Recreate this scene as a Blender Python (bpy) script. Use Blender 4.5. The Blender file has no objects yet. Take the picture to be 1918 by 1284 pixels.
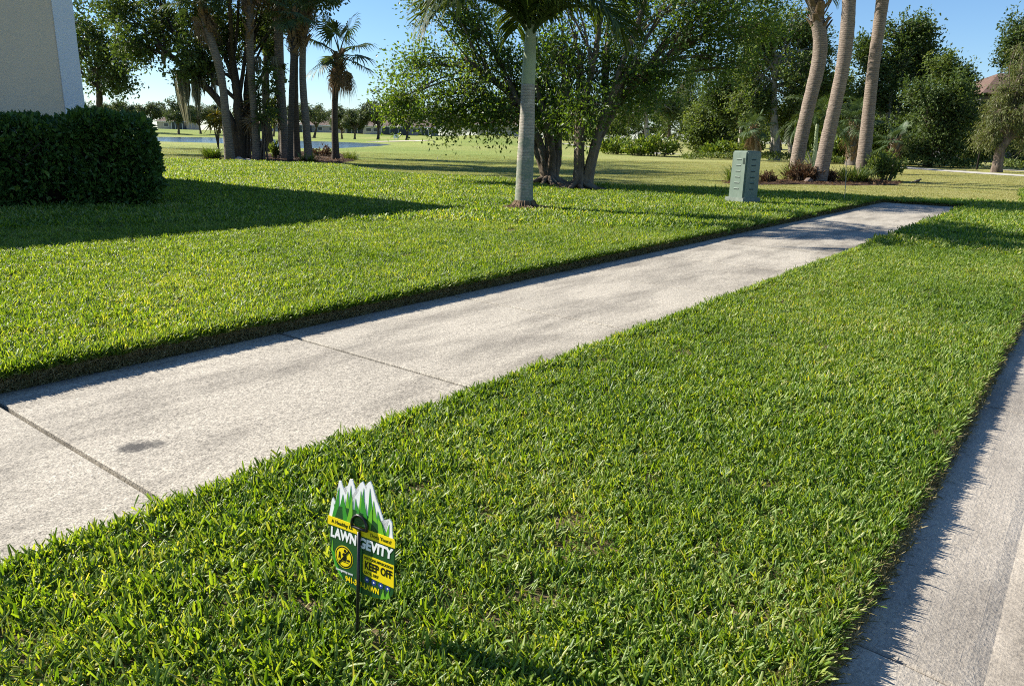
import bpy, bmesh, math, random
import numpy as np
from mathutils import Vector, Matrix

# ------------------------------------------------------------------ camera
S = bpy.context.scene
COL = S.collection
F, CX, CY, CAMH = 1400.0, 959.0, 642.0, 1.3
PITCH, ROLL = math.atan2(384, 1400), math.radians(1.35)
_c, _s, _cp, _sp = math.cos(ROLL), math.sin(ROLL), math.cos(PITCH), math.sin(PITCH)
AX = np.array([_c, _s * _sp, _s * _cp])
AY = np.array([-_s, _c * _sp, _c * _cp])
AF = np.array([0, _cp, -_sp])
cam_d = bpy.data.cameras.new('camera')
cam_d.sensor_width = 36.0
cam_d.lens = F / 1918 * 36
cam_d.clip_end = 6000
cam_d.clip_start = 0.05
cam = bpy.data.objects.new('camera', cam_d)
COL.objects.link(cam)
cam.matrix_world = Matrix((
    (AX[0], AY[0], -AF[0], 0), (AX[1], AY[1], -AF[1], 0),
    (AX[2], AY[2], -AF[2], CAMH), (0, 0, 0, 1)))
S.camera = cam

# ------------------------------------------------------------------ sky, sun, exposure
SHADOW_DIR = math.radians(-20.0)
SUN_EL = math.radians(32.0)
sx, sy = -math.cos(SHADOW_DIR), -math.sin(SHADOW_DIR)
W = bpy.data.worlds.new('World')
S.world = W
W.use_nodes = True
wn = W.node_tree.nodes
sky = wn.new('ShaderNodeTexSky')
sky.sky_type = 'NISHITA'
sky.sun_disc = False
sky.sun_elevation = SUN_EL
sky.sun_rotation = math.atan2(sx, sy)
sky.air_density = 1.0
sky.dust_density = 0.05
sky.ozone_density = 7.0
wn['Background'].inputs[1].default_value = 0.068
W.node_tree.links.new(sky.outputs[0], wn['Background'].inputs[0])
sun_d = bpy.data.lights.new('sun', 'SUN')
sun_d.energy = 5.0
sun_d.angle = math.radians(0.53)
sun_d.color = (1.0, 0.93, 0.82)
sun = bpy.data.objects.new('sun', sun_d)
COL.objects.link(sun)
tosun = Vector((sx * math.cos(SUN_EL), sy * math.cos(SUN_EL), math.sin(SUN_EL)))
sun.rotation_euler = (-tosun).to_track_quat('-Z', 'Y').to_euler()
sun.location = (-30, 10, 40)
S.view_settings.view_transform = 'Standard'
S.view_settings.look = 'None'
S.view_settings.gamma = 1.0
S.view_settings.exposure = 1.28
S.render.engine = 'CYCLES'
S.cycles.use_denoising = False
S.cycles.pixel_filter_type = 'BLACKMAN_HARRIS'
S.cycles.filter_width = 1.05
S.cycles.max_bounces = 6
S.cycles.diffuse_bounces = 3
S.cycles.glossy_bounces = 2
S.cycles.transmission_bounces = 4
S.cycles.transparent_max_bounces = 6
S.cycles.caustics_reflective = False
S.cycles.caustics_refractive = False

# ------------------------------------------------------------------ geometry helpers
UA = math.radians(52.3)
U = np.array([math.cos(UA), math.sin(UA)])      # along the street
N = np.array([-math.sin(UA), math.cos(UA)])     # away from the street


def st(s, t):
    return U * s + N * t


def ray(px, py):
    x, y = (px - CX) / F, -(py - CY) / F
    return AF + AX * x + AY * y


def on_plane(px, py, z=0.0):
    d = ray(px, py)
    k = (z - CAMH) / d[2]
    return np.array([d[0] * k, d[1] * k, z])


def at_depth(px, py, Y):
    d = ray(px, py)
    return np.array([0, 0, CAMH]) + d * (Y / d[1])


def mesh_np(name, V, faces, attrs=None, smooth=False):
    """faces: list of integer arrays (m,3) or (m,4)."""
    me = bpy.data.meshes.new(name)
    V = np.asarray(V, dtype=np.float32)
    faces = [np.asarray(f, dtype=np.int32) for f in faces if len(f)]
    loops = np.concatenate([f.ravel() for f in faces])
    tot = np.concatenate([np.full(len(f), f.shape[1], dtype=np.int32) for f in faces])
    start = np.concatenate([[0], np.cumsum(tot)[:-1]]).astype(np.int32)
    me.vertices.add(len(V))
    me.vertices.foreach_set('co', V.ravel())
    me.loops.add(len(loops))
    me.loops.foreach_set('vertex_index', loops)
    me.polygons.add(len(tot))
    me.polygons.foreach_set('loop_start', start)
    me.polygons.foreach_set('loop_total', tot)
    me.update(calc_edges=True)
    for k, v in (attrs or {}).items():
        a = me.attributes.new(k, 'FLOAT', 'POINT')
        a.data.foreach_set('value', np.asarray(v, dtype=np.float32))
    me.polygons.foreach_set('use_smooth', np.full(len(tot), bool(smooth)))
    return me


class Geo:
    def __init__(self):
        self.V, self.Q, self.T, self.R, self.n = [], [], [], [], 0

    def add(self, V, faces, r=None):
        V = np.asarray(V, float)
        if isinstance(faces, np.ndarray):
            faces = [faces]
        for f in faces:
            f = np.asarray(f)
            if len(f) == 0:
                continue
            (self.T if f.shape[1] == 3 else self.Q).append(f + self.n)
        self.V.append(V)
        self.R.append(np.full(len(V), 0.5) if r is None else np.broadcast_to(np.asarray(r, float), (len(V),)))
        self.n += len(V)

    def box(self, c, s, rz=0.0, taper=1.0):
        c, s = np.asarray(c, float), np.asarray(s, float) / 2
        v = np.array([[x, y, z] for z in (-1, 1) for y in (-1, 1) for x in (-1, 1)], float)
        v[4:, :2] *= taper
        v = v * s
        if rz:
            ca, sa = math.cos(rz), math.sin(rz)
            v[:, :2] = v[:, :2] @ np.array([[ca, sa], [-sa, ca]])
        q = np.array([[0, 2, 3, 1], [4, 5, 7, 6], [0, 1, 5, 4], [2, 6, 7, 3], [0, 4, 6, 2], [1, 3, 7, 5]])
        self.add(v + c, q)

    def tube(self, P, R, sides=8, cap=True, jit=0.0, rng=None):
        P = np.asarray(P, float)
        R = np.broadcast_to(np.asarray(R, float), (len(P),))
        T = np.gradient(P, axis=0)
        T /= np.linalg.norm(T, axis=1)[:, None] + 1e-9
        ref = np.array([1.0, 0.13, 0.07]) if abs(T[0][0]) < 0.8 else np.array([0.1, 1.0, 0.07])
        A = np.cross(T, ref)
        A /= np.linalg.norm(A, axis=1)[:, None] + 1e-9
        B = np.cross(T, A)
        an = np.arange(sides) * 2 * math.pi / sides
        ring = A[:, None, :] * np.cos(an)[None, :, None] + B[:, None, :] * np.sin(an)[None, :, None]
        rad = np.repeat(R[:, None], sides, 1)
        if jit:
            rad = rad * (1 + jit * (rng.random(rad.shape) - .5) * 2)
        V = P[:, None, :] + ring * rad[:, :, None]
        m = len(P)
        i = np.arange(m - 1)[:, None] * sides
        j = np.arange(sides)[None, :]
        q = np.stack([i + j, i + (j + 1) % sides, i + sides + (j + 1) % sides, i + sides + j], -1).reshape(-1, 4)
        V = V.reshape(-1, 3)
        fs = [q]
        if cap:
            k = len(V)
            V = np.vstack([V, P[-1]])
            jj = np.arange(sides)
            fs.append(np.stack([(m - 1) * sides + jj, (m - 1) * sides + (jj + 1) % sides, np.full(sides, k)], -1))
        self.add(V, fs)

    def mesh(self, name, smooth=False):
        fs = []
        if self.Q:
            fs.append(np.concatenate(self.Q))
        if self.T:
            fs.append(np.concatenate(self.T))
        return mesh_np(name, np.concatenate(self.V), fs, {'rnd': np.concatenate(self.R)}, smooth)


def link(name, data, mat=None, parent=None, loc=None):
    o = bpy.data.objects.new(name, data)
    COL.objects.link(o)
    if mat is not None and data is not None:
        if len(data.materials) == 0:
            data.materials.append(mat)
    if parent is not None:
        o.parent = parent
    if loc is not None:
        o.location = Vector([float(v) for v in loc])
    return o


def tag(o, label=None, cat=None, group=None, kind=None):
    for k, v in (('label', label), ('category', cat), ('group', group), ('kind', kind)):
        if v:
            o[k] = v
    return o


def thing(name, loc, label, cat, group=None, rz=0.0):
    o = link(name, None, loc=loc)
    o.rotation_euler.z = rz
    o.empty_display_size = 0.3
    return tag(o, label, cat, group)


def copy_tree(o, parent=None):
    c = o.copy()
    COL.objects.link(c)
    c.parent = parent
    for ch in list(o.children):
        copy_tree(ch, c)
    return c


# ------------------------------------------------------------------ materials
def newmat(name):
    m = bpy.data.materials.new(name)
    m.use_nodes = True
    nt = m.node_tree
    b = nt.nodes['Principled BSDF']
    return m, nt, b


def N_(nt, t, **kw):
    n = nt.nodes.new(t)
    for k, v in kw.items():
        setattr(n, k, v)
    return n


def ramp(nt, fac, stops):
    r = N_(nt, 'ShaderNodeValToRGB')
    e = r.color_ramp.elements
    while len(e) < len(stops):
        e.new(0.5)
    for el, (p, c) in zip(e, stops):
        el.position = p
        el.color = (*c, 1)
    nt.links.new(fac, r.inputs[0])
    return r.outputs[0]


def noise(nt, scale, detail=4, rough=0.6, coord='Object', vec=None, stretch=None):
    n = N_(nt, 'ShaderNodeTexNoise')
    n.inputs['Scale'].default_value = scale
    n.inputs['Detail'].default_value = detail
    n.inputs['Roughness'].default_value = rough
    if vec is None:
        tc = N_(nt, 'ShaderNodeTexCoord')
        vec = tc.outputs[coord]
    if stretch:
        mp = N_(nt, 'ShaderNodeMapping')
        mp.inputs['Scale'].default_value = stretch
        nt.links.new(vec, mp.inputs[0])
        vec = mp.outputs[0]
    nt.links.new(vec, n.inputs['Vector'])
    return n.outputs['Fac']


def mixc(nt, fac, a, b, mode='MIX'):
    m = N_(nt, 'ShaderNodeMix', data_type='RGBA', blend_type=mode)
    for i, v in ((0, fac), (6, a), (7, b)):
        if isinstance(v, (int, float)):
            m.inputs[i].default_value = v
        elif isinstance(v, tuple):
            m.inputs[i].default_value = (*v, 1)
        else:
            nt.links.new(v, m.inputs[i])
    return m.outputs[2]


def math_(nt, op, a, b=None, clamp=False):
    m = N_(nt, 'ShaderNodeMath', operation=op, use_clamp=clamp)
    for i, v in ((0, a), (1, b)):
        if v is None:
            continue
        if isinstance(v, (int, float)):
            m.inputs[i].default_value = v
        else:
            nt.links.new(v, m.inputs[i])
    return m.outputs[0]


def bump(nt, b, height, strength=0.4, dist=0.02):
    n = N_(nt, 'ShaderNodeBump')
    n.inputs['Strength'].default_value = strength
    n.inputs['Distance'].default_value = dist
    nt.links.new(height, n.inputs['Height'])
    nt.links.new(n.outputs[0], b.inputs['Normal'])


def leaf_mat(name, stops, trans=0.35, rough=0.45, spec=0.4, patch=None, tcol=(1.25, 1.2, 0.5), dry=None):
    """Leaf: colour from the 'rnd' value of each leaf and the copy's own random, lit through."""
    m, nt, b = newmat(name)
    at = N_(nt, 'ShaderNodeAttribute', attribute_name='rnd')
    oi = N_(nt, 'ShaderNodeObjectInfo')
    v = math_(nt, 'ADD', math_(nt, 'MULTIPLY', at.outputs['Fac'], 0.8), math_(nt, 'MULTIPLY', oi.outputs['Random'], 0.2))
    if patch:
        g = N_(nt, 'ShaderNodeNewGeometry')
        p = noise(nt, patch[0], 3, 0.6, vec=g.outputs['Position'])
        v = math_(nt, 'ADD', v, math_(nt, 'MULTIPLY', math_(nt, 'SUBTRACT', p, 0.5), patch[1]), True)
    c = ramp(nt, v, stops)
    if dry:
        sx_ = N_(nt, 'ShaderNodeSeparateXYZ')
        nt.links.new(g.outputs['Position'], sx_.inputs[0])
        c = mixc(nt, math_(nt, 'MULTIPLY', math_(nt, 'MULTIPLY', math_(nt, 'ADD', sx_.outputs[0], 2.0), 0.05, True), 0.35), c, dry)
    nt.links.new(c, b.inputs['Base Color'])
    b.inputs['Roughness'].default_value = rough
    b.inputs['Specular IOR Level'].default_value = spec
    tr = N_(nt, 'ShaderNodeBsdfTranslucent')
    tc = mixc(nt, 1.0, c, tcol, 'MULTIPLY')
    nt.links.new(tc, tr.inputs[0])
    mx = N_(nt, 'ShaderNodeMixShader')
    mx.inputs[0].default_value = trans
    nt.links.new(b.outputs[0], mx.inputs[1])
    nt.links.new(tr.outputs[0], mx.inputs[2])
    nt.links.new(mx.outputs[0], nt.nodes['Material Output'].inputs[0])
    return m


def plain(name, col, rough=0.6, spec=0.4, var=0.0, vscale=8, bmp=0.0, bscale=60, metal=0.0):
    m, nt, b = newmat(name)
    b.inputs['Roughness'].default_value = rough
    b.inputs['Specular IOR Level'].default_value = spec
    b.inputs['Metallic'].default_value = metal
    if var:
        n = noise(nt, vscale, 5)
        lo = tuple(c * (1 - var) for c in col)
        hi = tuple(min(1, c * (1 + var)) for c in col)
        nt.links.new(ramp(nt, n, [(0.3, lo), (0.7, hi)]), b.inputs['Base Color'])
    else:
        b.inputs['Base Color'].default_value = (*col, 1)
    if bmp:
        bump(nt, b, noise(nt, bscale, 6), bmp)
    return m


def bark_mat(name, dark, light, scale=6, stretch=(1, 1, 0.25), bmp=0.8, dist=0.03, lichen=None):
    m, nt, b = newmat(name)
    n = noise(nt, scale, 8, 0.7, stretch=stretch)
    c = ramp(nt, n, [(0.35, dark), (0.65, light)])
    if lichen:
        l = noise(nt, 2.2, 6, 0.75)
        c = mixc(nt, math_(nt, 'GREATER_THAN', l, 0.56), c, lichen)
    nt.links.new(c, b.inputs['Base Color'])
    b.inputs['Roughness'].default_value = 0.9
    b.inputs['Specular IOR Level'].default_value = 0.15
    bump(nt, b, n, bmp, dist)
    return m


def palm_trunk_mat(name, dark, light, rings=40.0, lichen=None, dist=0.02, lich_z=1.5):
    m, nt, b = newmat(name)
    tc = N_(nt, 'ShaderNodeTexCoord')
    w = N_(nt, 'ShaderNodeTexWave', wave_type='BANDS', bands_direction='Z', wave_profile='SAW')
    w.inputs['Scale'].default_value = rings / 20
    w.inputs['Distortion'].default_value = 5.5
    w.inputs['Detail'].default_value = 4
    w.inputs['Detail Scale'].default_value = 1.6
    nt.links.new(tc.outputs['Object'], w.inputs['Vector'])
    n = noise(nt, 7, 7, 0.7, stretch=(1, 1, 2.0))
    v = math_(nt, 'ADD', math_(nt, 'MULTIPLY', w.outputs['Fac'], 0.32), math_(nt, 'MULTIPLY', n, 0.75))
    c = ramp(nt, v, [(0.25, dark), (0.75, light)])
    if lichen:
        l = noise(nt, 3.0, 6, 0.8)
        sx_ = N_(nt, 'ShaderNodeSeparateXYZ')
        nt.links.new(tc.outputs['Object'], sx_.inputs[0])
        k = math_(nt, 'SUBTRACT', math_(nt, 'ADD', l, 0.12), math_(nt, 'MULTIPLY', sx_.outputs[2], 0.1))
        c = mixc(nt, ramp(nt, k, [(0.47, (0, 0, 0)), (0.6, (1, 1, 1))]), c, lichen)
    nt.links.new(c, b.inputs['Base Color'])
    b.inputs['Roughness'].default_value = 0.9
    b.inputs['Specular IOR Level'].default_value = 0.15
    bump(nt, b, v, 0.7, dist)
    return m


M = {}
M['grass'] = leaf_mat('lawn grass', [(0.0, (0.042, 0.095, 0.012)), (0.3, (0.105, 0.192, 0.024)), (0.6, (0.20, 0.30, 0.05)), (0.9, (0.34, 0.395, 0.12)), (1.0, (0.46, 0.43, 0.20))],
                      0.5, 0.42, 0.38, patch=(0.6, 0.95), tcol=(1.52, 1.42, 0.2))
M['turf'] = leaf_mat('golf turf blades', [(0.0, (0.15, 0.21, 0.045)), (0.6, (0.28, 0.30, 0.09)), (1.0, (0.44, 0.38, 0.17))], 0.4, 0.5, 0.3, patch=(0.25, 0.8), tcol=(1.2, 1.15, 0.5), dry=(0.42, 0.36, 0.17))
M['leaf_fig'] = leaf_mat('glossy leaf', [(0, (0.035, 0.07, 0.018)), (0.6, (0.085, 0.15, 0.032)), (1, (0.19, 0.245, 0.055))], 0.45, 0.45, 0.35, tcol=(1.9, 1.75, 0.4))
M['leaf_oak'] = leaf_mat('oak leaf', [(0, (0.033, 0.056, 0.018)), (0.6, (0.07, 0.11, 0.03)), (1, (0.14, 0.165, 0.05))], 0.33, 0.55, 0.3, tcol=(1.5, 1.5, 0.5))
M['leaf_far'] = leaf_mat('hazed oak leaf', [(0, (0.05, 0.075, 0.035)), (0.6, (0.085, 0.115, 0.05)), (1, (0.14, 0.155, 0.07))], 0.25, 0.5, 0.3, tcol=(1.2, 1.2, 0.6))  # distance haze is put into these paler, greyer leaf colours
M['leaf_mid'] = leaf_mat('woodland leaf', [(0, (0.045, 0.075, 0.022)), (0.55, (0.11, 0.155, 0.04)), (1, (0.21, 0.235, 0.075))], 0.38, 0.55, 0.28, tcol=(1.4, 1.4, 0.5))
M['leaf_pale'] = leaf_mat('willowy leaf', [(0, (0.06, 0.085, 0.025)), (0.55, (0.13, 0.155, 0.05)), (1, (0.22, 0.22, 0.09))], 0.35, 0.45, 0.3, tcol=(1.3, 1.25, 0.5))
M['leaf_hedge'] = leaf_mat('hedge leaf', [(0, (0.035, 0.08, 0.018)), (0.6, (0.085, 0.165, 0.032)), (1, (0.22, 0.30, 0.05))], 0.3, 0.42, 0.4)
M['leaf_lime'] = leaf_mat('lime shrub leaf', [(0, (0.06, 0.11, 0.015)), (0.6, (0.13, 0.20, 0.03)), (1, (0.24, 0.27, 0.05))], 0.4, 0.4, 0.4)
M['leaf_brown'] = leaf_mat('dry brown leaf', [(0, (0.05, 0.028, 0.015)), (0.6, (0.11, 0.065, 0.035)), (1, (0.19, 0.12, 0.06))], 0.2, 0.7, 0.2, tcol=(1.1, 0.9, 0.6))
M['leaf_croton'] = leaf_mat('croton leaf', [(0, (0.08, 0.07, 0.01)), (0.6, (0.20, 0.17, 0.02)), (1, (0.33, 0.22, 0.03))], 0.4, 0.4, 0.4)
M['frond'] = leaf_mat('palm frond', [(0, (0.02, 0.042, 0.010)), (0.6, (0.042, 0.075, 0.016)), (1, (0.085, 0.12, 0.03))], 0.3, 0.58, 0.25, tcol=(1.6, 1.4, 0.4))
M['fan'] = leaf_mat('fan palm leaf', [(0, (0.03, 0.055, 0.025)), (0.6, (0.06, 0.10, 0.04)), (1, (0.11, 0.15, 0.06))], 0.25, 0.55, 0.3)
M['dead'] = leaf_mat('dead fan leaf', [(0, (0.10, 0.07, 0.04)), (0.6, (0.20, 0.145, 0.09)), (1, (0.31, 0.24, 0.16))], 0.2, 0.8, 0.15, tcol=(1, .9, .7))
M['moss'] = leaf_mat('spanish moss', [(0, (0.10, 0.10, 0.075)), (0.6, (0.20, 0.20, 0.15)), (1, (0.32, 0.31, 0.24))], 0.35, 0.9, 0.1, tcol=(1.1, 1.05, .85))
M['bark'] = bark_mat('bark', (0.05, 0.04, 0.03), (0.15, 0.12, 0.09))
M['bark_dark'] = bark_mat('dark bark', (0.028, 0.023, 0.017), (0.085, 0.068, 0.05))
M['bark_pale'] = bark_mat('pale bark', (0.16, 0.14, 0.115), (0.38, 0.35, 0.30))
M['bark_stem'] = bark_mat('stem bark', (0.055, 0.042, 0.03), (0.19, 0.15, 0.11), 5, (1, 1, 0.2), 0.9, 0.03, lichen=(0.13, 0.125, 0.105))
M['bark_weep'] = bark_mat('furrowed bark', (0.07, 0.052, 0.04), (0.22, 0.175, 0.14), 4, (1, 1, 0.3), 1.0, 0.06)
M['sabal'] = palm_trunk_mat('sabal trunk', (0.075, 0.06, 0.047), (0.20, 0.175, 0.145), 60)
M['sabal_dark'] = palm_trunk_mat('dark sabal trunk', (0.025, 0.02, 0.016), (0.09, 0.075, 0.06), 60)
M['ringed'] = palm_trunk_mat('ringed palm trunk', (0.085, 0.064, 0.05), (0.30, 0.245, 0.20), 90, dist=0.05)
M['royal'] = palm_trunk_mat('royal palm trunk', (0.17, 0.145, 0.115), (0.44, 0.40, 0.34), 130, lichen=(0.19, 0.215, 0.165), dist=0.012)
M['crownshaft'] = plain('crownshaft', (0.26, 0.31, 0.18), 0.5, 0.4, 0.25, 2.5)
M['petiole'] = plain('petiole', (0.13, 0.17, 0.04), 0.5, 0.4, 0.2, 4)
M['boot'] = plain('palm boot', (0.15, 0.105, 0.065), 0.9, 0.15, 0.45, 9, 0.5, 40)
M['mulch'] = None


def ground_mat():
    m, nt, b = newmat('golf turf')
    g = N_(nt, 'ShaderNodeNewGeometry')
    big = noise(nt, 0.045, 4, 0.6, vec=g.outputs['Position'])
    mid = noise(nt, 0.5, 5, 0.65, vec=g.outputs['Position'], stretch=(0.35, 1, 1))
    fine = noise(nt, 14, 6, 0.75, vec=g.outputs['Position'])
    v = math_(nt, 'ADD', math_(nt, 'MULTIPLY', big, 0.55), math_(nt, 'ADD', math_(nt, 'MULTIPLY', mid, 0.35), math_(nt, 'MULTIPLY', fine, 0.25)))
    c = ramp(nt, v, [(0.42, (0.13, 0.20, 0.04)), (0.57, (0.22, 0.265, 0.07)), (0.70, (0.32, 0.32, 0.11)), (0.82, (0.40, 0.34, 0.16))])
    sx_ = N_(nt, 'ShaderNodeSeparateXYZ')
    nt.links.new(g.outputs['Position'], sx_.inputs[0])
    dry = math_(nt, 'MULTIPLY', math_(nt, 'MULTIPLY', math_(nt, 'ADD', sx_.outputs[0], 2.0), 0.05, True), math_(nt, 'SUBTRACT', mid, 0.08), True)
    c = mixc(nt, dry, c, (0.40, 0.34, 0.16))
    nt.links.new(c, b.inputs['Base Color'])
    b.inputs['Roughness'].default_value = 0.95
    b.inputs['Specular IOR Level'].default_value = 0.1
    bump(nt, b, math_(nt, 'ADD', fine, mid), 0.9, 0.06)
    return m


def soil_mat():
    m, nt, b = newmat('soil and thatch')
    n = noise(nt, 60, 8, 0.75)
    nt.links.new(ramp(nt, n, [(0.3, (0.05, 0.04, 0.02)), (0.55, (0.14, 0.11, 0.06)), (0.75, (0.28, 0.22, 0.13))]), b.inputs['Base Color'])
    b.inputs['Roughness'].default_value = 1.0
    b.inputs['Specular IOR Level'].default_value = 0.05
    bump(nt, b, n, 0.5, 0.006)
    return m


def concrete_mat(name, tint=(1, 1, 1), brushed=False, spots=(), grit_k=1.0):
    m, nt, b = newmat(name)
    g = N_(nt, 'ShaderNodeNewGeometry')
    pos = g.outputs['Position']
    oi = N_(nt, 'ShaderNodeObjectInfo')
    big = noise(nt, 0.9, 6, 0.62, vec=pos)
    mp = N_(nt, 'ShaderNodeMapping')
    mp.inputs['Rotation'].default_value = (0, 0, -UA)
    nt.links.new(pos, mp.inputs[0])
    mp2 = N_(nt, 'ShaderNodeMapping')
    mp2.inputs['Scale'].default_value = (0.55, 1.9, 1)
    nt.links.new(mp.outputs[0], mp2.inputs[0])
    stain = noise(nt, 1.3, 7, 0.66, vec=mp2.outputs[0])
    vo = N_(nt, 'ShaderNodeTexVoronoi')
    vo.inputs['Scale'].default_value = 70
    nt.links.new(pos, vo.inputs['Vector'])
    grit = noise(nt, 120, 3, 0.75, vec=pos)
    grit2 = noise(nt, 34, 5, 0.8, vec=pos)
    c = ramp(nt, big, [(0.3, tuple(v * t for v, t in zip((0.42, 0.405, 0.37), tint))), (0.7, tuple(v * t for v, t in zip((0.53, 0.51, 0.465), tint)))])
    c = mixc(nt, math_(nt, 'MULTIPLY', ramp(nt, stain, [(0.45, (0, 0, 0)), (0.63, (1, 1, 1))]), 0.72), c, tuple(v * t for v, t in zip((0.20, 0.19, 0.175), tint)))
    gr = math_(nt, 'ADD', math_(nt, 'MULTIPLY', grit, 0.6), math_(nt, 'MULTIPLY', grit2, 0.4))
    c = mixc(nt, 1.0, c, ramp(nt, oi.outputs['Random'], [(0.0, (0.90, 0.895, 0.885)), (1.0, (1.06, 1.06, 1.05))]), 'MULTIPLY')
    c = mixc(nt, grit_k, c, ramp(nt, gr, [(0.36, (0.28, 0.27, 0.26)), (0.5, (0.90, 0.89, 0.88)), (0.64, (1.5, 1.48, 1.45))]), 'MULTIPLY')
    h = math_(nt, 'ADD', gr, math_(nt, 'MULTIPLY', vo.outputs['Distance'], 0.3))
    if brushed:
        mp3 = N_(nt, 'ShaderNodeMapping')
        mp3.inputs['Scale'].default_value = (3.0, 190, 1)
        nt.links.new(mp.outputs[0], mp3.inputs[0])
        br = noise(nt, 1.0, 3, 0.6, vec=mp3.outputs[0])
        c = mixc(nt, 0.08, c, ramp(nt, br, [(0.35, (0.72, 0.72, 0.72)), (0.65, (1.12, 1.12, 1.12))]), 'MULTIPLY')
        h = math_(nt, 'ADD', h, math_(nt, 'MULTIPLY', br, 0.2))
    for (x, y, r, k) in spots:
        d = N_(nt, 'ShaderNodeVectorMath', operation='DISTANCE')
        d.inputs[1].default_value = (x, y, 0)
        nt.links.new(pos, d.inputs[0])
        dd = math_(nt, 'ADD', d.outputs['Value'], math_(nt, 'MULTIPLY', math_(nt, 'SUBTRACT', grit2, 0.5), r * 1.6))
        c = mixc(nt, math_(nt, 'MULTIPLY', ramp(nt, math_(nt, 'DIVIDE', dd, r), [(0.4, (1, 1, 1)), (1.0, (0, 0, 0))]), k), c, (0.07, 0.066, 0.06))
    nt.links.new(c, b.inputs['Base Color'])
    b.inputs['Roughness'].default_value = 0.85
    b.inputs['Specular IOR Level'].default_value = 0.25
    bump(nt, b, h, 0.75, 0.006)
    return m


def mulch_mat():
    m, nt, b = newmat('mulch')
    g = N_(nt, 'ShaderNodeNewGeometry')
    n = noise(nt, 9, 8, 0.8, vec=g.outputs['Position'])
    nt.links.new(ramp(nt, n, [(0.3, (0.035, 0.022, 0.015)), (0.55, (0.10, 0.066, 0.045)), (0.72, (0.24, 0.17, 0.12))]), b.inputs['Base Color'])
    b.inputs['Roughness'].default_value = 1.0
    b.inputs['Specular IOR Level'].default_value = 0.05
    bump(nt, b, n, 1.0, 0.05)
    return m


def stucco_mat(name, col):
    m, nt, b = newmat(name)
    n = noise(nt, 26, 8, 0.7, stretch=(1, 1, 1.7))
    big = noise(nt, 0.8, 4)
    nt.links.new(ramp(nt, big, [(0.3, tuple(c * 0.93 for c in col)), (0.7, col)]), b.inputs['Base Color'])
    b.inputs['Roughness'].default_value = 0.9
    b.inputs['Specular IOR Level'].default_value = 0.2
    bump(nt, b, n, 0.55, 0.02)
    return m


def water_mat():
    m, nt, b = newmat('lake water')
    g = N_(nt, 'ShaderNodeNewGeometry')
    n = noise(nt, 1.6, 5, 0.65, vec=g.outputs['Position'], stretch=(0.45, 1, 1))
    b.inputs['Base Color'].default_value = (0.03, 0.045, 0.05, 1)
    b.inputs['Roughness'].default_value = 0.12
    b.inputs['IOR'].default_value = 1.33
    bump(nt, b, n, 0.5, 0.15)
    return m


M['ground'] = ground_mat()
M['soil'] = soil_mat()
_sp1 = on_plane(252, 836)
_sp2 = on_plane(400, 790)
M['walk'] = concrete_mat('sidewalk concrete', (0.89, 0.855, 0.785), spots=[(_sp1[0], _sp1[1], 0.085, 1.0), (_sp1[0] + .07, _sp1[1] + .035, 0.06, 0.8)])
M['gutter'] = concrete_mat('gutter concrete', (0.98, 0.92, 0.845), brushed=True, grit_k=0.5)
M['road'] = concrete_mat('road pavement', (0.95, 0.86, 0.77), brushed=True, grit_k=0.5)
M['path'] = plain('path concrete', (0.42, 0.40, 0.35), 0.9, 0.2, 0.15, 0.7)
M['mulch'] = mulch_mat()
M['stucco'] = stucco_mat('beige stucco', (0.74, 0.60, 0.44))
M['trim'] = stucco_mat('white trim', (0.74, 0.75, 0.77))
M['white'] = plain('white paint', (0.8, 0.8, 0.8), 0.5)
M['water'] = water_mat()
M['rock'] = plain('rock', (0.42, 0.37, 0.33), 0.9, 0.2, 0.3, 6, 0.5, 20)
M['sand'] = plain('sand', (0.55, 0.49, 0.40), 0.95, 0.1, 0.1, 2)

# ------------------------------------------------------------------ terrain
Z0 = -0.06
LAKE_Z = -0.14
lake_far = [(-260, 250), (0, 252.5), (310, 256.5), (400, 257.5), (480, 260), (570, 264), (640, 266), (700, 268.5), (735, 270.5)]
lake_near = [(712, 273.5), (660, 276.5), (600, 279), (540, 278), (480, 272), (420, 269), (310, 266.3), (0, 263), (-260, 261)]
LAKE = np.array([on_plane(x, y, LAKE_Z)[:2] for x, y in lake_far + lake_near])


def poly_sd(P, x, y):
    """signed distance to polygon, negative inside."""
    d = np.full(x.shape, 1e9)
    ins = np.zeros(x.shape, bool)
    for i in range(len(P)):
        a, b = P[i], P[(i + 1) % len(P)]
        e = b - a
        k = np.clip(((x - a[0]) * e[0] + (y - a[1]) * e[1]) / (e @ e), 0, 1)
        d = np.minimum(d, np.hypot(x - a[0] - k * e[0], y - a[1] - k * e[1]))
        c = (a[1] > y) != (b[1] > y)
        with np.errstate(divide='ignore', invalid='ignore'):
            xi = a[0] + (y - a[1]) / (b[1] - a[1]) * e[0]
        ins ^= c & (x < xi)
    return np.where(ins, -d, d)


def sstep(a, b, v):
    k = np.clip((v - a) / (b - a), 0, 1)
    return k * k * (3 - 2 * k)


MOUNDS = []
for (px, Y, top, rx, ry) in ((905, 112, 253.5, 14, 22), (1258, 100, 262.0, 5, 9), (1180, 165, 262, 40, 30)):
    c = at_depth(px, top, Y)
    MOUNDS.append((c[0], Y, c[2] - Z0, rx, ry))


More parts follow.
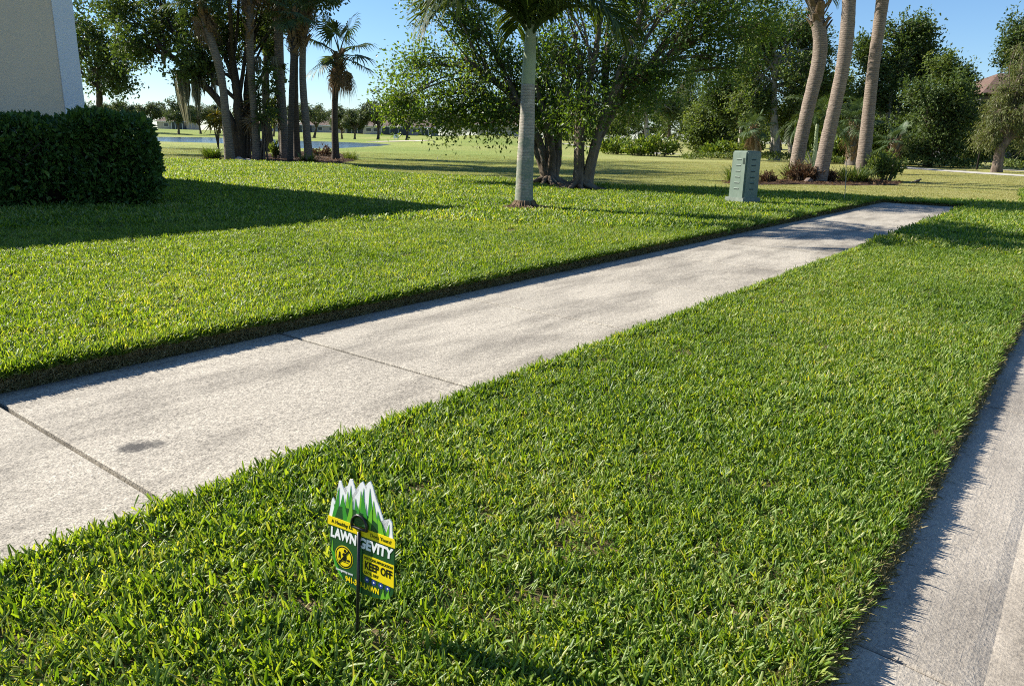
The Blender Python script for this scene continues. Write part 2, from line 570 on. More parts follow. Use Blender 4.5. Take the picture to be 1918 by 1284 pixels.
def terr(x, y):
    x, y = np.asarray(x, float), np.asarray(y, float)
    z = np.full(x.shape, Z0)
    r = np.hypot(x, y)
    z = z + 1.45 * sstep(200, 262, r) * sstep(60, 20, x)
    z = z - 0.22 * np.exp(-((x - 2) / 16) ** 2 - ((y - 48) / 12) ** 2)
    z = z + 0.05 * np.sin(x * 0.21 + y * 0.13) * sstep(28, 45, y) + 0.04 * np.sin(y * 0.31 - x * 0.17) * sstep(28, 45, y)
    for (mx, my, mh, rx, ry) in MOUNDS:
        z = z + mh * np.exp(-((x - mx) / rx) ** 2 - ((y - my) / ry) ** 2)
    sd = poly_sd(LAKE, x, y)
    low = LAKE_Z + 0.05 * np.clip(sd, -8, 1000)
    return np.where(sd < 12, np.minimum(z, np.where(sd < 3, low, low + (z - low) * sstep(3, 12, sd))), z)


def gp(px, py):
    """the point of the terrain seen at a pixel"""
    z = Z0
    p = on_plane(px, py, z)
    for _ in range(12):
        z = 0.5 * z + 0.5 * float(terr(p[0], p[1]))
        p = on_plane(px, py, min(z, CAMH - 0.02))
    return p


def axis(segs):
    out = [segs[0][0]]
    for a, b, d in segs:
        n = max(1, round((b - a) / d))
        out += list(np.linspace(a, b, n + 1)[1:])
    return np.array(out)


xs = axis([(-3000, -600, 400), (-600, -200, 20), (-200, -60, 3), (-60, 60, 1.0), (60, 160, 4), (160, 600, 30), (600, 3000, 400)])
ys = axis([(-1500, -100, 350), (-100, -10, 15), (-10, 14, 3), (14, 60, 0.8), (60, 300, 2.2), (300, 700, 25), (700, 4000, 400)])
GX, GY = np.meshgrid(xs, ys)
GZ = terr(GX, GY)
nx = len(xs)
ii = (np.arange(len(ys) - 1)[:, None] * nx + np.arange(nx - 1)[None, :]).ravel()
gm = mesh_np('ground', np.stack([GX.ravel(), GY.ravel(), GZ.ravel()], 1), [np.stack([ii, ii + 1, ii + nx + 1, ii + nx], 1)], smooth=True)
tag(link('ground', gm, M['ground']), 'dry olive golf turf rolling out to the lake', None, None, 'structure')


def poly_sheet(name, pts, z, mat, label, kind='structure', follow=None, sub=1):
    bm = bmesh.new()
    vs = [bm.verts.new((p[0], p[1], z)) for p in pts]
    bm.faces.new(vs)
    me = bpy.data.meshes.new(name)
    bmesh.ops.triangulate(bm, faces=bm.faces[:])
    bm.normal_update()
    for f in bm.faces:
        if f.normal.z < 0:
            f.normal_flip()
    bm.to_mesh(me)
    bm.free()
    o = link(name, me, mat)
    return tag(o, label, None, None, kind)


lake_out = LAKE + (LAKE - LAKE.mean(0)) * 0.012
poly_sheet('lake', lake_out, LAKE_Z, M['water'], 'pale blue lake behind the left palms')


def ribbon(name, pts, widths, mat, label, lift=0.02, step=1.2):
    """a path laid on the terrain along world points"""
    P = np.array([p[:2] for p in pts])
    seg = np.linalg.norm(np.diff(P, axis=0), axis=1)
    cum = np.concatenate([[0], np.cumsum(seg)])
    t = np.arange(0, cum[-1], step)
    C = np.stack([np.interp(t, cum, P[:, 0]), np.interp(t, cum, P[:, 1])], 1)
    for _ in range(3):
        C[1:-1] = (C[:-2] + 2 * C[1:-1] + C[2:]) / 4
    T = np.gradient(C, axis=0)
    T /= np.linalg.norm(T, axis=1)[:, None]
    Nn = np.stack([-T[:, 1], T[:, 0]], 1)
    w = np.interp(t, cum, widths)[:, None]
    rows = [C + Nn * w * k for k in (-.5, -.17, .17, .5)]
    V = np.stack(rows, 1).reshape(-1, 2)
    V = np.column_stack([V, terr(V[:, 0], V[:, 1]) + lift])
    n = len(C)
    a = (np.arange(n - 1)[:, None] * 4 + np.arange(3)[None, :]).ravel()
    me = mesh_np(name, V, [np.stack([a, a + 4, a + 5, a + 1], 1)], smooth=True)
    o = link(name, me, mat)
    return tag(o, label, None, None, 'structure')


ribbon('cart_path', [gp(x, y) for x, y in ((2050, 337), (1918, 330), (1800, 321.5), (1690, 313.5), (1600, 305), (1545, 300), (1480, 296), (1420, 292.5))],
       [1.7] * 7 + [1.4], M['path'], 'narrow pale path across the dry turf at right')
ribbon('service_path', [gp(x, y) for x, y in ((2050, 325), (1918, 320.5), (1880, 318.5), (1850, 318))], [1.6, 1.6, 1.3, 0.8], M['path'], 'short pale path beyond the weeping tree')
ribbon('far_path', [at_depth(x, 280, Y) for x, Y in ((1060, 104), (1112, 100), (1165, 92), (1225, 84), (1272, 79), (1310, 80), (1350, 86))], [2.4, 3, 3, 2.4, 3, 2.4, 2], M['path'], 'pale path behind the lime shrubs beyond the fairway')
for k, (c, rx, ry, lab) in enumerate((((765, 264.2), 7, 2.2, 'pale sand bunker by the far bank oaks'), ((812, 259), 4, 3, 'small sand bunker beside the raised green'))):
    p = gp(*c)
    a = np.linspace(0, 2 * math.pi, 25)[:-1]
    rr = 1 + 0.18 * np.sin(3 * a + k) + 0.1 * np.cos(5 * a)
    V = np.column_stack([p[0] + rx * rr * np.cos(a), p[1] + ry * rr * np.sin(a)])
    V = np.vstack([V, p[:2]])
    V = np.column_stack([V, terr(V[:, 0], V[:, 1]) + 0.05])
    j = np.arange(24)
    tag(link('sand_bunker', mesh_np('sand_bunker', V, [np.stack([j, (j + 1) % 24, np.full(24, 24)], 1)]), M['sand']), lab, None, None, 'structure')

# ------------------------------------------------------------------ street: road, gutter, sidewalk
KERB_T, WALK_R, WALK_L = 0.31, 2.34, 4.21
J0, JD = 1.18, 1.71
S_END = J0 + 11 * JD - 0.1


def slab_mesh(name, s0, s1, prof, bev=0.012, thick=0.1):
    """slab along the street between s0 and s1 with a cross profile [(t, z), ...]; edges eased"""
    g = Geo()
    rows = []
    for s, dz in ((s0, -bev), (s0 + bev, 0), ((s0 + s1) / 2, 0), (s1 - bev, 0), (s1, -bev)):
        rows.append([(*st(s, t), z + dz) for t, z in prof])
    V = np.array(rows)
    m, n = V.shape[:2]
    Vb = V[[0, -1]].copy()
    Vb[:, :, 2] -= thick
    a = (np.arange(m - 1)[:, None] * n + np.arange(n - 1)[None, :]).ravel()
    q = [np.stack([a, a + n, a + n + 1, a + 1], 1)]
    base = m * n
    allV = np.vstack([V.reshape(-1, 3), Vb.reshape(-1, 3)])
    j = np.arange(n - 1)
    q.append(np.stack([j, j + 1, base + j + 1, base + j], 1))
    e = (m - 1) * n
    q.append(np.stack([e + j + 1, e + j, base + n + j, base + n + j + 1], 1))
    return mesh_np(name, allV, q)


M['joint'] = plain('joint dirt', (0.03, 0.024, 0.016), 1.0, 0.05, 0.5, 40)
walk = tag(link('sidewalk', slab_mesh('sidewalk', -6.0, S_END + 0.02, [(WALK_L + 0.1, -0.045), (WALK_R - 0.1, -0.045)], 0.0, 0.06), M['joint']),
           'grey concrete sidewalk running diagonally between two lawns', None, None, 'structure')
j = -4
rng = np.random.default_rng(5)
while J0 + j * JD < S_END - 0.2:
    s0, s1 = J0 + j * JD + 0.012, min(J0 + (j + 1) * JD - 0.012, S_END)
    dz = rng.uniform(-0.003, 0.003)
    link('slab', slab_mesh('slab', s0, s1, [(WALK_L + 0.03, dz - 0.006), (WALK_L - 0.02, dz), (3.7, dz), (2.9, dz), (WALK_R + 0.03, dz), (WALK_R - 0.02, dz - 0.006)], 0.006, 0.05), M['walk'], walk)
    j += 1

road = tag(link('road', slab_mesh('road', -6, 30, [(-0.33, 0.0), (-1.5, 0.008), (-4, 0.04), (-6.2, 0.03)], 0, 0.2), M['road']), 'pale beige road surface along the gutter', None, None, 'structure')
gut = tag(link('gutter', slab_mesh('gutter', -6, 30, [(KERB_T + 0.06, -0.12), (-0.32, -0.12)], 0, 0.1), M['joint']), 'concrete valley gutter along the lawn strip', None, None, 'structure')
for k in range(-3, 12):
    s0 = 1.96 + 2.49 * k
    link('slab', slab_mesh('gutter_slab', s0 + 0.004, s0 + 2.486, [(KERB_T + 0.10, 0.0), (KERB_T + 0.0, 0.006), (0.2, 0.002), (0.06, -0.012), (0.02, -0.020), (-0.02, -0.016), (-0.15, -0.006), (-0.325, 0.0)], 0.008, 0.08), M['gutter'], gut)

# ------------------------------------------------------------------ lawn soil
SOIL = 0.055
SOIL_L = 0.09      # the lawn left of the sidewalk stands higher
bound_px = [(1600, 368), (1550, 365), (1450, 359), (1368, 354.5), (1250, 351), (1108, 347), (1040, 341), (968, 337), (860, 331.5), (780, 328), (707, 321.5),
            (640, 309), (560, 306), (480, 303), (400, 300.5), (310, 299), (150, 297), (-300, 294), (-900, 292)]
BOUND = [on_plane(x, y, SOIL + 0.02)[:2] for x, y in bound_px]
LEFT_LAWN = np.array([st(-6, WALK_L), st(S_END + 0.05, WALK_L)] + BOUND + [np.array([-60., 5.])])
br_px = [(1600, 368), (1730, 371.5), (1820, 375), (1918, 381)]
BR = [on_plane(x, y, SOIL + 0.02)[:2] for x, y in br_px]
STRIP = np.array([st(-6, KERB_T), st(30, KERB_T), st(30, 2.2), BR[3], BR[2], BR[1], BR[0], st(S_END + 0.05, WALK_L), st(S_END + 0.05, WALK_R), st(-6, WALK_R)])


def soil_block(name, P, label, zs):
    from mathutils.geometry import tessellate_polygon
    n = len(P)
    fr = max(1, 1)
    top = [(p[0], p[1], zs - 0.006) for p in P]
    tri = tessellate_polygon([[Vector(p) for p in top]])
    V = np.array(top + [(p[0], p[1], -0.11) for p in P])
    jj = np.arange(n)
    q = np.stack([jj, (jj + 1) % n, n + (jj + 1) % n, n + jj], 1)
    t3 = []
    for a, b_, c in tri:
        A, B_, C = V[a], V[b_], V[c]
        nz = (B_[0] - A[0]) * (C[1] - A[1]) - (B_[1] - A[1]) * (C[0] - A[0])
        t3.append((a, b_, c) if nz > 0 else (a, c, b_))
    me = mesh_np(name, V, [q, np.array(t3)])
    return tag(link(name, me, M['soil']), label, None, None, 'structure')


LEFT_SOIL = LEFT_LAWN.copy()
LEFT_SOIL[:2] += N * 0.045
STRIP_SOIL = STRIP.copy()
STRIP_SOIL[:2] += N * 0.09
STRIP_SOIL[-3:] -= N * np.array([[-.0], [.04], [.04]])
STRIP_SOIL[-3:-1] += U * 0.03
LEFT_SOIL[1] += U * 0.03
soil_block('lawn_soil', LEFT_SOIL, 'dark soil under the lawn left of the sidewalk', SOIL_L)
soil_block('lawn_soil', STRIP_SOIL, 'dark soil under the grass strip beside the gutter', SOIL)

# ------------------------------------------------------------------ grass
def tuft_mesh(seed, n, rad, L=(0.024, 0.060), Wd=(0.003, 0.0078), lean=(3, 50), segs=3, blunt=True):
    r = np.random.default_rng(seed)
    V, Fq, R = [], [], []
    k = 0
    for i in range(n):
        a0 = r.uniform(0, 2 * math.pi)
        rr = rad * math.sqrt(r.random())
        p = np.array([rr * math.cos(a0), rr * math.sin(a0), -0.006])
        az = r.uniform(0, 2 * math.pi)
        tilt = math.radians(r.uniform(*lean))
        bend = math.radians(r.uniform(5, 45))
        ln, w = r.uniform(*L), r.uniform(*Wd)
        tw = r.uniform(-1.2, 1.2)
        rn = r.random()
        if r.random() < 0.03:
            rn = 1.15
        fold = r.uniform(0.15, 0.5)
        for sgm in range(segs + 1):
            u = sgm / segs
            th = tilt + bend * u
            d = np.array([math.sin(th) * math.cos(az), math.sin(th) * math.sin(az), math.cos(th)])
            if sgm:
                p = p + d * ln / segs
            side = np.array([-math.sin(az), math.cos(az), 0])
            nor = np.cross(side, d)
            c_, s_ = math.cos(tw * u), math.sin(tw * u)
            side2 = side * c_ + nor * s_
            nor2 = nor * c_ - side * s_
            ww = w * (0.8 + 0.35 * math.sin(u * 2.2)) * (0.62 if (sgm == segs and blunt) else 1.0)
            if sgm == segs and not blunt:
                ww = 0.0008
            V += [p - side2 * ww / 2 + nor2 * ww * fold, p.copy(), p + side2 * ww / 2 + nor2 * ww * fold]
            R += [rn] * 3
            if sgm:
                b = k + (sgm - 1) * 3
                Fq += [[b, b + 1, b + 4, b + 3], [b + 1, b + 2, b + 5, b + 4]]
        k += (segs + 1) * 3
    return mesh_np('tuft', np.array(V), [np.array(Fq)], {'rnd': np.clip(np.array(R) * 1.0, 0, 1.2)}, smooth=True)


TUFT_NEAR = [tuft_mesh(100 + i, 52, 0.074) for i in range(10)]
TUFT_FAR = [tuft_mesh(200 + i, 22, 0.14, (0.05, 0.09), (0.012, 0.02), (5, 50), 2) for i in range(6)]
TUFT_EDGE = [tuft_mesh(300 + i, 14, 0.022, (0.035, 0.075), (0.005, 0.0085), (5, 50), 3, False) for i in range(6)]
TUFT_GOLF = [tuft_mesh(400 + i, 30, 0.3, (0.025, 0.05), (0.012, 0.022), (5, 50), 1) for i in range(4)]


def scatter(name, pts, rot, scl, meshes, mat, label, seed):
    n = len(pts)
    me = bpy.data.meshes.new(name)
    me.vertices.add(n)
    me.vertices.foreach_set('co', np.asarray(pts, np.float32).ravel())
    a = me.attributes.new('rot', 'FLOAT_VECTOR', 'POINT')
    a.data.foreach_set('vector', np.asarray(rot, np.float32).ravel())
    a = me.attributes.new('scl', 'FLOAT_VECTOR', 'POINT')
    a.data.foreach_set('vector', np.asarray(scl, np.float32).ravel())
    a = me.attributes.new('idx', 'INT', 'POINT')
    a.data.foreach_set('value', np.random.default_rng(seed).integers(0, len(meshes), n).astype(np.int32))
    o = link(name, me)
    tag(o, label, None, None, 'stuff')
    ng = bpy.data.node_groups.new(name + ' nodes', 'GeometryNodeTree')
    ng.interface.new_socket('Geometry', in_out='INPUT', socket_type='NodeSocketGeometry')
    ng.interface.new_socket('Geometry', in_out='OUTPUT', socket_type='NodeSocketGeometry')
    gi, go = ng.nodes.new('NodeGroupInput'), ng.nodes.new('NodeGroupOutput')
    iop = ng.nodes.new('GeometryNodeInstanceOnPoints')
    g2i = ng.nodes.new('GeometryNodeGeometryToInstance')
    for k, m_ in enumerate(meshes):
        if len(m_.materials) == 0:
            m_.materials.append(mat)
        src = bpy.data.objects.new(name + '_source', m_)
        oi = ng.nodes.new('GeometryNodeObjectInfo')
        oi.inputs['Object'].default_value = src
        ng.links.new(oi.outputs['Geometry'], g2i.inputs[0])
    ng.links.new(gi.outputs[0], iop.inputs['Points'])
    ng.links.new(g2i.outputs[0], iop.inputs['Instance'])
    iop.inputs['Pick Instance'].default_value = True
    for nm, dt, sock in (('idx', 'INT', 'Instance Index'), ('rot', 'FLOAT_VECTOR', 'Rotation'), ('scl', 'FLOAT_VECTOR', 'Scale')):
        na = ng.nodes.new('GeometryNodeInputNamedAttribute')
        na.data_type = dt
        na.inputs['Name'].default_value = nm
        ng.links.new(na.outputs[0], iop.inputs[sock])
    ng.links.new(iop.outputs[0], go.inputs[0])
    md = o.modifiers.new('scatter', 'NODES')
    md.node_group = ng
    return o


def in_view(p, margin=160):
    v = np.column_stack([p[:, 0], p[:, 1], np.full(len(p), 0.08 - CAMH)])
    z = v @ AF
    x = CX + F * (v @ AX) / np.maximum(z, 1e-3)
    y = CY - F * (v @ AY) / np.maximum(z, 1e-3)
    d = np.hypot(p[:, 0], p[:, 1])
    mg = margin + 900 / np.maximum(d, 0.7)
    return (z > 0.2) & (x > -mg) & (x < 1918 + mg) & (y > 0) & (y < 1284 + mg)


def sample_poly(P, dens_of_d, dmax, seed, cell=1.0):
    """random points in polygon, density by distance from the viewer"""
    r = np.random.default_rng(seed)
    lo, hi = P.min(0), P.max(0)
    lo, hi = np.maximum(lo, -70), np.minimum(hi, 70)
    dmaxv = dens_of_d(0.0)
    out = []
    bands = [(0, 5), (5, 10), (10, 18), (18, 30), (30, dmax)]
    for a, b in bands:
        d = dens_of_d(a)
        R = b
        n = int(d * (2 * R) * (R + 2))
        while n > 0:
            k = min(n, 400000)
            q = np.column_stack([r.uniform(-R, R, k), r.uniform(-2, R, k)])
            dd = np.hypot(q[:, 0], q[:, 1])
            q = q[(dd >= a) & (dd < b)]
            q = q[in_view(q)]
            q = q[poly_sd(P, q[:, 0], q[:, 1]) < -0.015]
            dd = np.hypot(q[:, 0], q[:, 1])
            out.append(q[r.random(len(q)) < dens_of_d(dd) / d])
            n -= k
    return np.vstack(out)


def dens(d):
    d = np.asarray(d, float)
    return np.interp(d, [0, 3, 6, 10, 18, 30, 45], [400, 400, 300, 190, 90, 45, 24])


def lawn_scatter(name, P, label, seed, holes=(), edges=(), zs=None):
    zs = SOIL if zs is None else zs
    q = sample_poly(P, dens, 46, seed)
    tt = q @ N
    for (t0, sgn) in edges:
        q, tt = q[(tt - t0) * sgn > 0.04], tt[(tt - t0) * sgn > 0.04]
    for (hx, hy, hr) in holes:
        d = np.hypot(q[:, 0] - hx, q[:, 1] - hy)
        q = q[d > hr]
    r = np.random.default_rng(seed + 1)
    # patches where the sward is thin or short
    thin = 0.5 + 0.5 * np.sin(q[:, 0] * 1.7 + 1.3 * np.sin(q[:, 1] * 1.1)) * np.sin(q[:, 1] * 2.1 + q[:, 0] * 0.6)
    d = np.hypot(q[:, 0], q[:, 1])
    near = d < 11
    rz = r.uniform(0, 6.283, len(q))
    tilt = r.normal(0, 0.13, (len(q), 2))
    # mown towards / away in bands, blades lean with the mower
    sc = r.uniform(0.75, 1.2, len(q)) * (0.86 + 0.22 * thin)
    hz = sc * r.uniform(0.8, 1.1, len(q))
    pts = np.column_stack([q, np.full(len(q), zs)])
    rot = np.column_stack([tilt, rz])
    scl = np.column_stack([sc, sc, hz])
    scatter(name, pts[near], rot[near], scl[near], TUFT_NEAR, M['grass'], label, seed)
    if (~near).sum():
        scatter(name, pts[~near], rot[~near], scl[~near], TUFT_FAR, M['grass'], label.replace('bright green', 'sunlit green') + ' further off', seed + 7)


PALM = on_plane(982, 392, SOIL_L)
TREE1 = on_plane(1030, 344, SOIL_L)
TREE2 = on_plane(1088, 354, SOIL_L)
HOLES = [(PALM[0], PALM[1], 0.42), (TREE1[0], TREE1[1], 0.75), (TREE2[0], TREE2[1], 0.75), ((TREE1[0] + TREE2[0]) / 2, (TREE1[1] + TREE2[1]) / 2, 0.5)]
lawn_scatter('lawn_grass', LEFT_LAWN, 'bright green lawn grass left of the sidewalk', 11, HOLES, [(WALK_L, 1)], SOIL_L)
lawn_scatter('strip_grass', STRIP, 'bright green grass strip between sidewalk and gutter', 21, (), [(KERB_T + .035, 1)])


def edge_scatter(name, a, b, out, label, seed, per_m=70, inset=0.0, maxlean=0.75, low=0.035, meshes=None, mat=None, sc=(.6, 1.05), zs=None):
    zs = SOIL if zs is None else zs
    """ragged blades leaning out over a cut edge from a to b; out: outward direction"""
    r = np.random.default_rng(seed)
    L = np.linalg.norm(b - a)
    n = int(L * per_m)
    k = np.sort(r.random(n))
    p = a + (b - a) * k[:, None] - out * r.uniform(0.0, 0.035, n)[:, None] - out * inset
    keep = in_view(p)
    p = p[keep]
    n = len(p)
    ang = math.atan2(out[1], out[0])
    # lean outwards: rotate about the axis along the edge
    lean = r.uniform(0.0, maxlean, n)
    ax = np.array([-out[1], out[0]])
    rot = []
    for i in range(n):
        m = Matrix.Rotation(lean[i], 3, Vector((ax[0], ax[1], 0))) @ Matrix.Rotation(r.uniform(0, 6.28), 3, 'Z')
        e = m.to_euler()
        rot.append((e.x, e.y, e.z))
    z = zs - r.uniform(-0.005, low, n)
    s = r.uniform(*sc, n)
    scatter(name, np.column_stack([p, z]), np.array(rot), np.column_stack([s, s, s]), meshes or TUFT_EDGE, mat or M['grass'], label, seed)


TUFT_THATCH = [tuft_mesh(340 + i, 16, 0.035, (0.02, 0.045), (0.002, 0.005), (0, 80), 2, False) for i in range(5)]
M['thatch'] = leaf_mat('thatch', [(0, (0.12, 0.115, 0.035)), (0.6, (0.28, 0.24, 0.11)), (1, (0.46, 0.39, 0.23))], 0.4, 0.8, 0.1, tcol=(1.1, 1, .7))
edge_scatter('edge_grass', st(-0.5, KERB_T), st(16, KERB_T), -N, 'ragged grass along the gutter edge of the strip', 31, 230, 0.045, 0.3, 0.01, sc=(.5, .95))
edge_scatter('edge_grass', st(-2, WALK_R), st(S_END, WALK_R), N, 'grass fringe along the near edge of the sidewalk', 32, 90, 0.01, 0.6, 0.01)
edge_scatter('edge_grass', st(-1, WALK_L), st(S_END, WALK_L), -N, 'clipped grass fringe along the far edge of the sidewalk', 33, 260, 0.0, 0.3, 0.012, sc=(.6, 1.0), zs=SOIL_L)
edge_scatter('edge_grass', st(-1, WALK_L + .03), st(S_END, WALK_L + .03), -N, 'inner row of the grass fringe by the far sidewalk edge', 37, 160, 0.0, 0.25, 0.005, sc=(.8, 1.1), zs=SOIL_L)
edge_scatter('edge_grass', st(S_END + .05, WALK_L), st(S_END + .05, WALK_R), -U, 'grass fringe across the sidewalk end', 38, 220, 0.0, 0.3, 0.012)
edge_scatter('thatch', st(-0.5, KERB_T + .05), st(16, KERB_T + .05), -N, 'upper thatch of the cut turf edge by the gutter', 39, 330, 0.0, 0.9, 0.02, TUFT_THATCH, M['thatch'], (.6, 1.0))
edge_scatter('thatch', st(-0.5, KERB_T + .012), st(16, KERB_T + .012), -N, 'brown thatch on the cut turf edge by the gutter', 34, 330, 0.0, 1.3, 0.06, TUFT_THATCH, M['thatch'], (.6, 1.0))
edge_scatter('thatch', st(-1, WALK_L + .01), st(S_END, WALK_L + .01), -N, 'brown thatch on the cut turf edge by the sidewalk', 35, 480, 0.0, 1.3, 0.095, TUFT_THATCH, M['thatch'], (.6, 1.0), SOIL_L)
edge_scatter('thatch', st(-1, WALK_L + .045), st(S_END, WALK_L + .045), -N, 'upper thatch of the cut turf edge by the sidewalk', 40, 330, 0.0, 0.7, 0.025, TUFT_THATCH, M['thatch'], (.7, 1.2), SOIL_L)
edge_scatter('edge_grass', st(-1, WALK_L + .055), st(S_END, WALK_L + .055), -N, 'third row of the grass fringe by the far sidewalk edge', 41, 150, 0.0, 0.15, 0.0, sc=(.9, 1.2), zs=SOIL_L)
edge_scatter('edge_grass', st(S_END + .08, WALK_L), st(S_END + .08, WALK_R), -U, 'second grass row across the sidewalk end', 42, 300, 0.0, 0.3, 0.03)
edge_scatter('thatch', st(S_END + .04, WALK_L), st(S_END + .04, WALK_R), -U, 'brown thatch at the turf edge across the sidewalk end', 36, 500, 0.0, 1.3, 0.06, TUFT_THATCH, M['thatch'], (.6, 1.0))


# short blades on the golf turf just beyond the lawn
def golf_points():
    r = np.random.default_rng(61)
    q = np.column_stack([r.uniform(-25, 35, 120000), r.uniform(14, 60, 120000)])
    q = q[in_view(q, 60)]
    q = q[(poly_sd(LEFT_LAWN, q[:, 0], q[:, 1]) > 0.05) & (poly_sd(STRIP, q[:, 0], q[:, 1]) > 0.05)]
    d = np.hypot(q[:, 0], q[:, 1])
    q = q[r.random(len(q)) < np.interp(d, [15, 30, 60], [1, 0.8, 0.25])]
    n = len(q)
    s = r.uniform(0.7, 1.2, n)
    return np.column_stack([q, terr(q[:, 0], q[:, 1])]), np.column_stack([np.zeros((n, 2)), r.uniform(0, 6.28, n)]), np.column_stack([s, s, s * r.uniform(.3, .7, n)])


gpts, grot, gscl = golf_points()

# ------------------------------------------------------------------ plants: building blocks
def leaves(g, P, D, ln, wd, rng, rnd=None, cup=0.18, droop=0.0):
    """4-point leaves at P pointing along D (n,3); random roll."""
    n = len(P)
    if n == 0:
        return
    D = D / (np.linalg.norm(D, axis=1)[:, None] + 1e-9)
    ref = rng.normal(size=(n, 3))
    ref[:, 2] += 1.1
    A = np.cross(D, ref)
    A /= np.linalg.norm(A, axis=1)[:, None] + 1e-9
    B = np.cross(A, D)
    ln = np.broadcast_to(ln, (n,))[:, None] * rng.uniform(0.7, 1.25, (n, 1))
    wd = np.broadcast_to(wd, (n,))[:, None] * rng.uniform(0.75, 1.2, (n, 1))
    mid = P + D * ln * 0.55
    V = np.stack([P, mid + A * wd / 2 + B * wd * cup, P + D * ln - B * wd * droop, mid - A * wd / 2 + B * wd * cup], 1).reshape(-1, 3)
    k = np.arange(n)[:, None] * 4
    T = np.concatenate([k + np.array([[0, 1, 2]]), k + np.array([[0, 2, 3]])])
    rn = rng.random(n) if rnd is None else rnd
    g.add(V, T, np.repeat(rn, 4))


def bez(a, b, c, n):
    t = np.linspace(0, 1, n)[:, None]
    return (1 - t) ** 2 * a + 2 * t * (1 - t) * b + t * t * c


def blob(px, py, rx, ry, Y, depth=None):
    c = at_depth(px, py, Y)
    k = Y / F
    return (c, np.array([rx * k, (depth if depth else (rx + ry) / 2 * k), ry * k]))


def tree(name, base, trunk_pts, r0, r1, blobs, label, cat='tree', seed=1, leaf='leaf_mid', bark='bark', ln=0.2, wd=0.11,
         n_sec=10, n_twig=6, n_leaf=9, spread=0.35, limb_r=0.35, group=None, twig=0.8, hang=0.0, extra_trunks=(), limb_from=(0.7, 1.0), sec_r=0.3, shell=0.45, flare=1.5, cluster=0.5, split=0):
    """trunk as a tapered bent tube, limbs to each crown mass, branches, twigs, and leaves spread on the twigs"""
    rng = np.random.default_rng(seed)
    base = np.asarray(base, float)
    o = thing(name, base, label, cat, group)
    gt, gl = Geo(), Geo()
    trunks = [np.asarray(trunk_pts, float)] + [np.asarray(t, float) for t in extra_trunks]
    tlines = []
    for ti, T in enumerate(trunks):
        n = max(10, len(T) * 5)
        u = np.linspace(0, 1, n)
        cu = np.concatenate([[0], np.cumsum(np.linalg.norm(np.diff(T, axis=0), axis=1))])
        cu /= cu[-1]
        P = np.stack([np.interp(u, cu, T[:, k]) for k in range(3)], 1)
        for _ in range(3):
            P[1:-1] = (P[:-2] + 2 * P[1:-1] + P[2:]) / 4
        P[1:-1] += rng.normal(0, r0 * 0.06, (n - 2, 3)) * np.array([1, 1, 0.2])
        s = 1.0 if ti == 0 else 0.75
        R = s * (r0 + (r1 - r0) * u)
        R = R * (1 + (flare - 1) * np.exp(-u * 12))
        P[0, 2] -= 0.12
        gt.tube(P, R, 10, True, 0.06, rng)
        tlines.append((P, R))
    tips, tdirs, trn = [], [], []
    if split:
        nb = []
        for (c, rad) in blobs:
            for _ in range(split):
                q = rng.normal(size=3)
                q /= np.linalg.norm(q)
                nb.append((np.asarray(c) + q * rad * rng.uniform(.35, .75), rad * rng.uniform(.42, .68)))
        blobs = nb
    for bi, (c, rad) in enumerate(blobs):
        c = np.asarray(c, float) - base
        P, R = min(tlines, key=lambda q: np.linalg.norm(q[0][-1] - c))
        k0 = min(len(P) - 1, int(rng.uniform(*limb_from) * (len(P) - 1)))
        a = P[k0]
        mid = a + (c - a) * 0.45 + np.array([0, 0, 0.22 * np.linalg.norm(c[:2] - a[:2])]) + rng.normal(0, 0.08 * np.linalg.norm(c - a), 3)
        limb = bez(a, mid, c, 9)
        lr = R[k0] * limb_r * 1.6
        gt.tube(limb, np.linspace(min(lr, R[k0] * 0.9), lr * 0.35, 9), 6)
        for si in range(n_sec):
            q = rng.normal(size=3)
            q /= np.linalg.norm(q)
            tgt = c + q * rad * (shell + (1 - shell) * rng.random()) * 0.92
            st_ = limb[rng.integers(3, 9)]
            md = (st_ + tgt) / 2 + rng.normal(0, 0.12, 3) * np.linalg.norm(tgt - st_) + np.array([0, 0, 0.1 * np.linalg.norm(tgt - st_)])
            sec = bez(st_, md, tgt, 6)
            gt.tube(sec, np.linspace(lr * sec_r, lr * sec_r * 0.25, 6), 4, False)
            cr = rng.random()
            for ti in range(n_twig):
                s0 = sec[rng.integers(2, 6)]
                dv = rng.normal(size=3) * 0.8 + (sec[-1] - sec[-2]) / (np.linalg.norm(sec[-1] - sec[-2]) + 1e-6) * 0.6
                dv[2] -= hang
                dv /= np.linalg.norm(dv)
                L = twig * rng.uniform(0.5, 1.2)
                e = s0 + dv * L
                if hang:
                    e[2] -= hang * L * 0.5
                gt.tube(np.array([s0, (s0 + e) / 2 + rng.normal(0, 0.05 * L, 3), e]), [lr * sec_r * 0.2, lr * sec_r * 0.14, lr * sec_r * 0.05], 3, False)
                m = n_leaf
                f = rng.random(m) ** 0.7
                pp = s0 + (e - s0) * f[:, None] + rng.normal(0, spread * L * 0.35, (m, 3))
                dd = dv[None, :] * 0.7 + rng.normal(0, 0.7, (m, 3))
                dd[:, 2] -= hang * 1.2
                tips.append(pp)
                tdirs.append(dd)
                trn.append(np.clip(cluster * cr + (1 - cluster) * rng.random(m), 0, 1))
    tips, tdirs, trn = np.concatenate(tips), np.concatenate(tdirs), np.concatenate(trn)
    leaves(gl, tips, tdirs, ln, wd, rng, trn)
    link('trunk', gt.mesh(name + '_trunk', True), M[bark], o)
    cr = link('crown', gl.mesh(name + '_crown'), M[leaf], o)
    cr['kind'] = 'stuff'
    return o


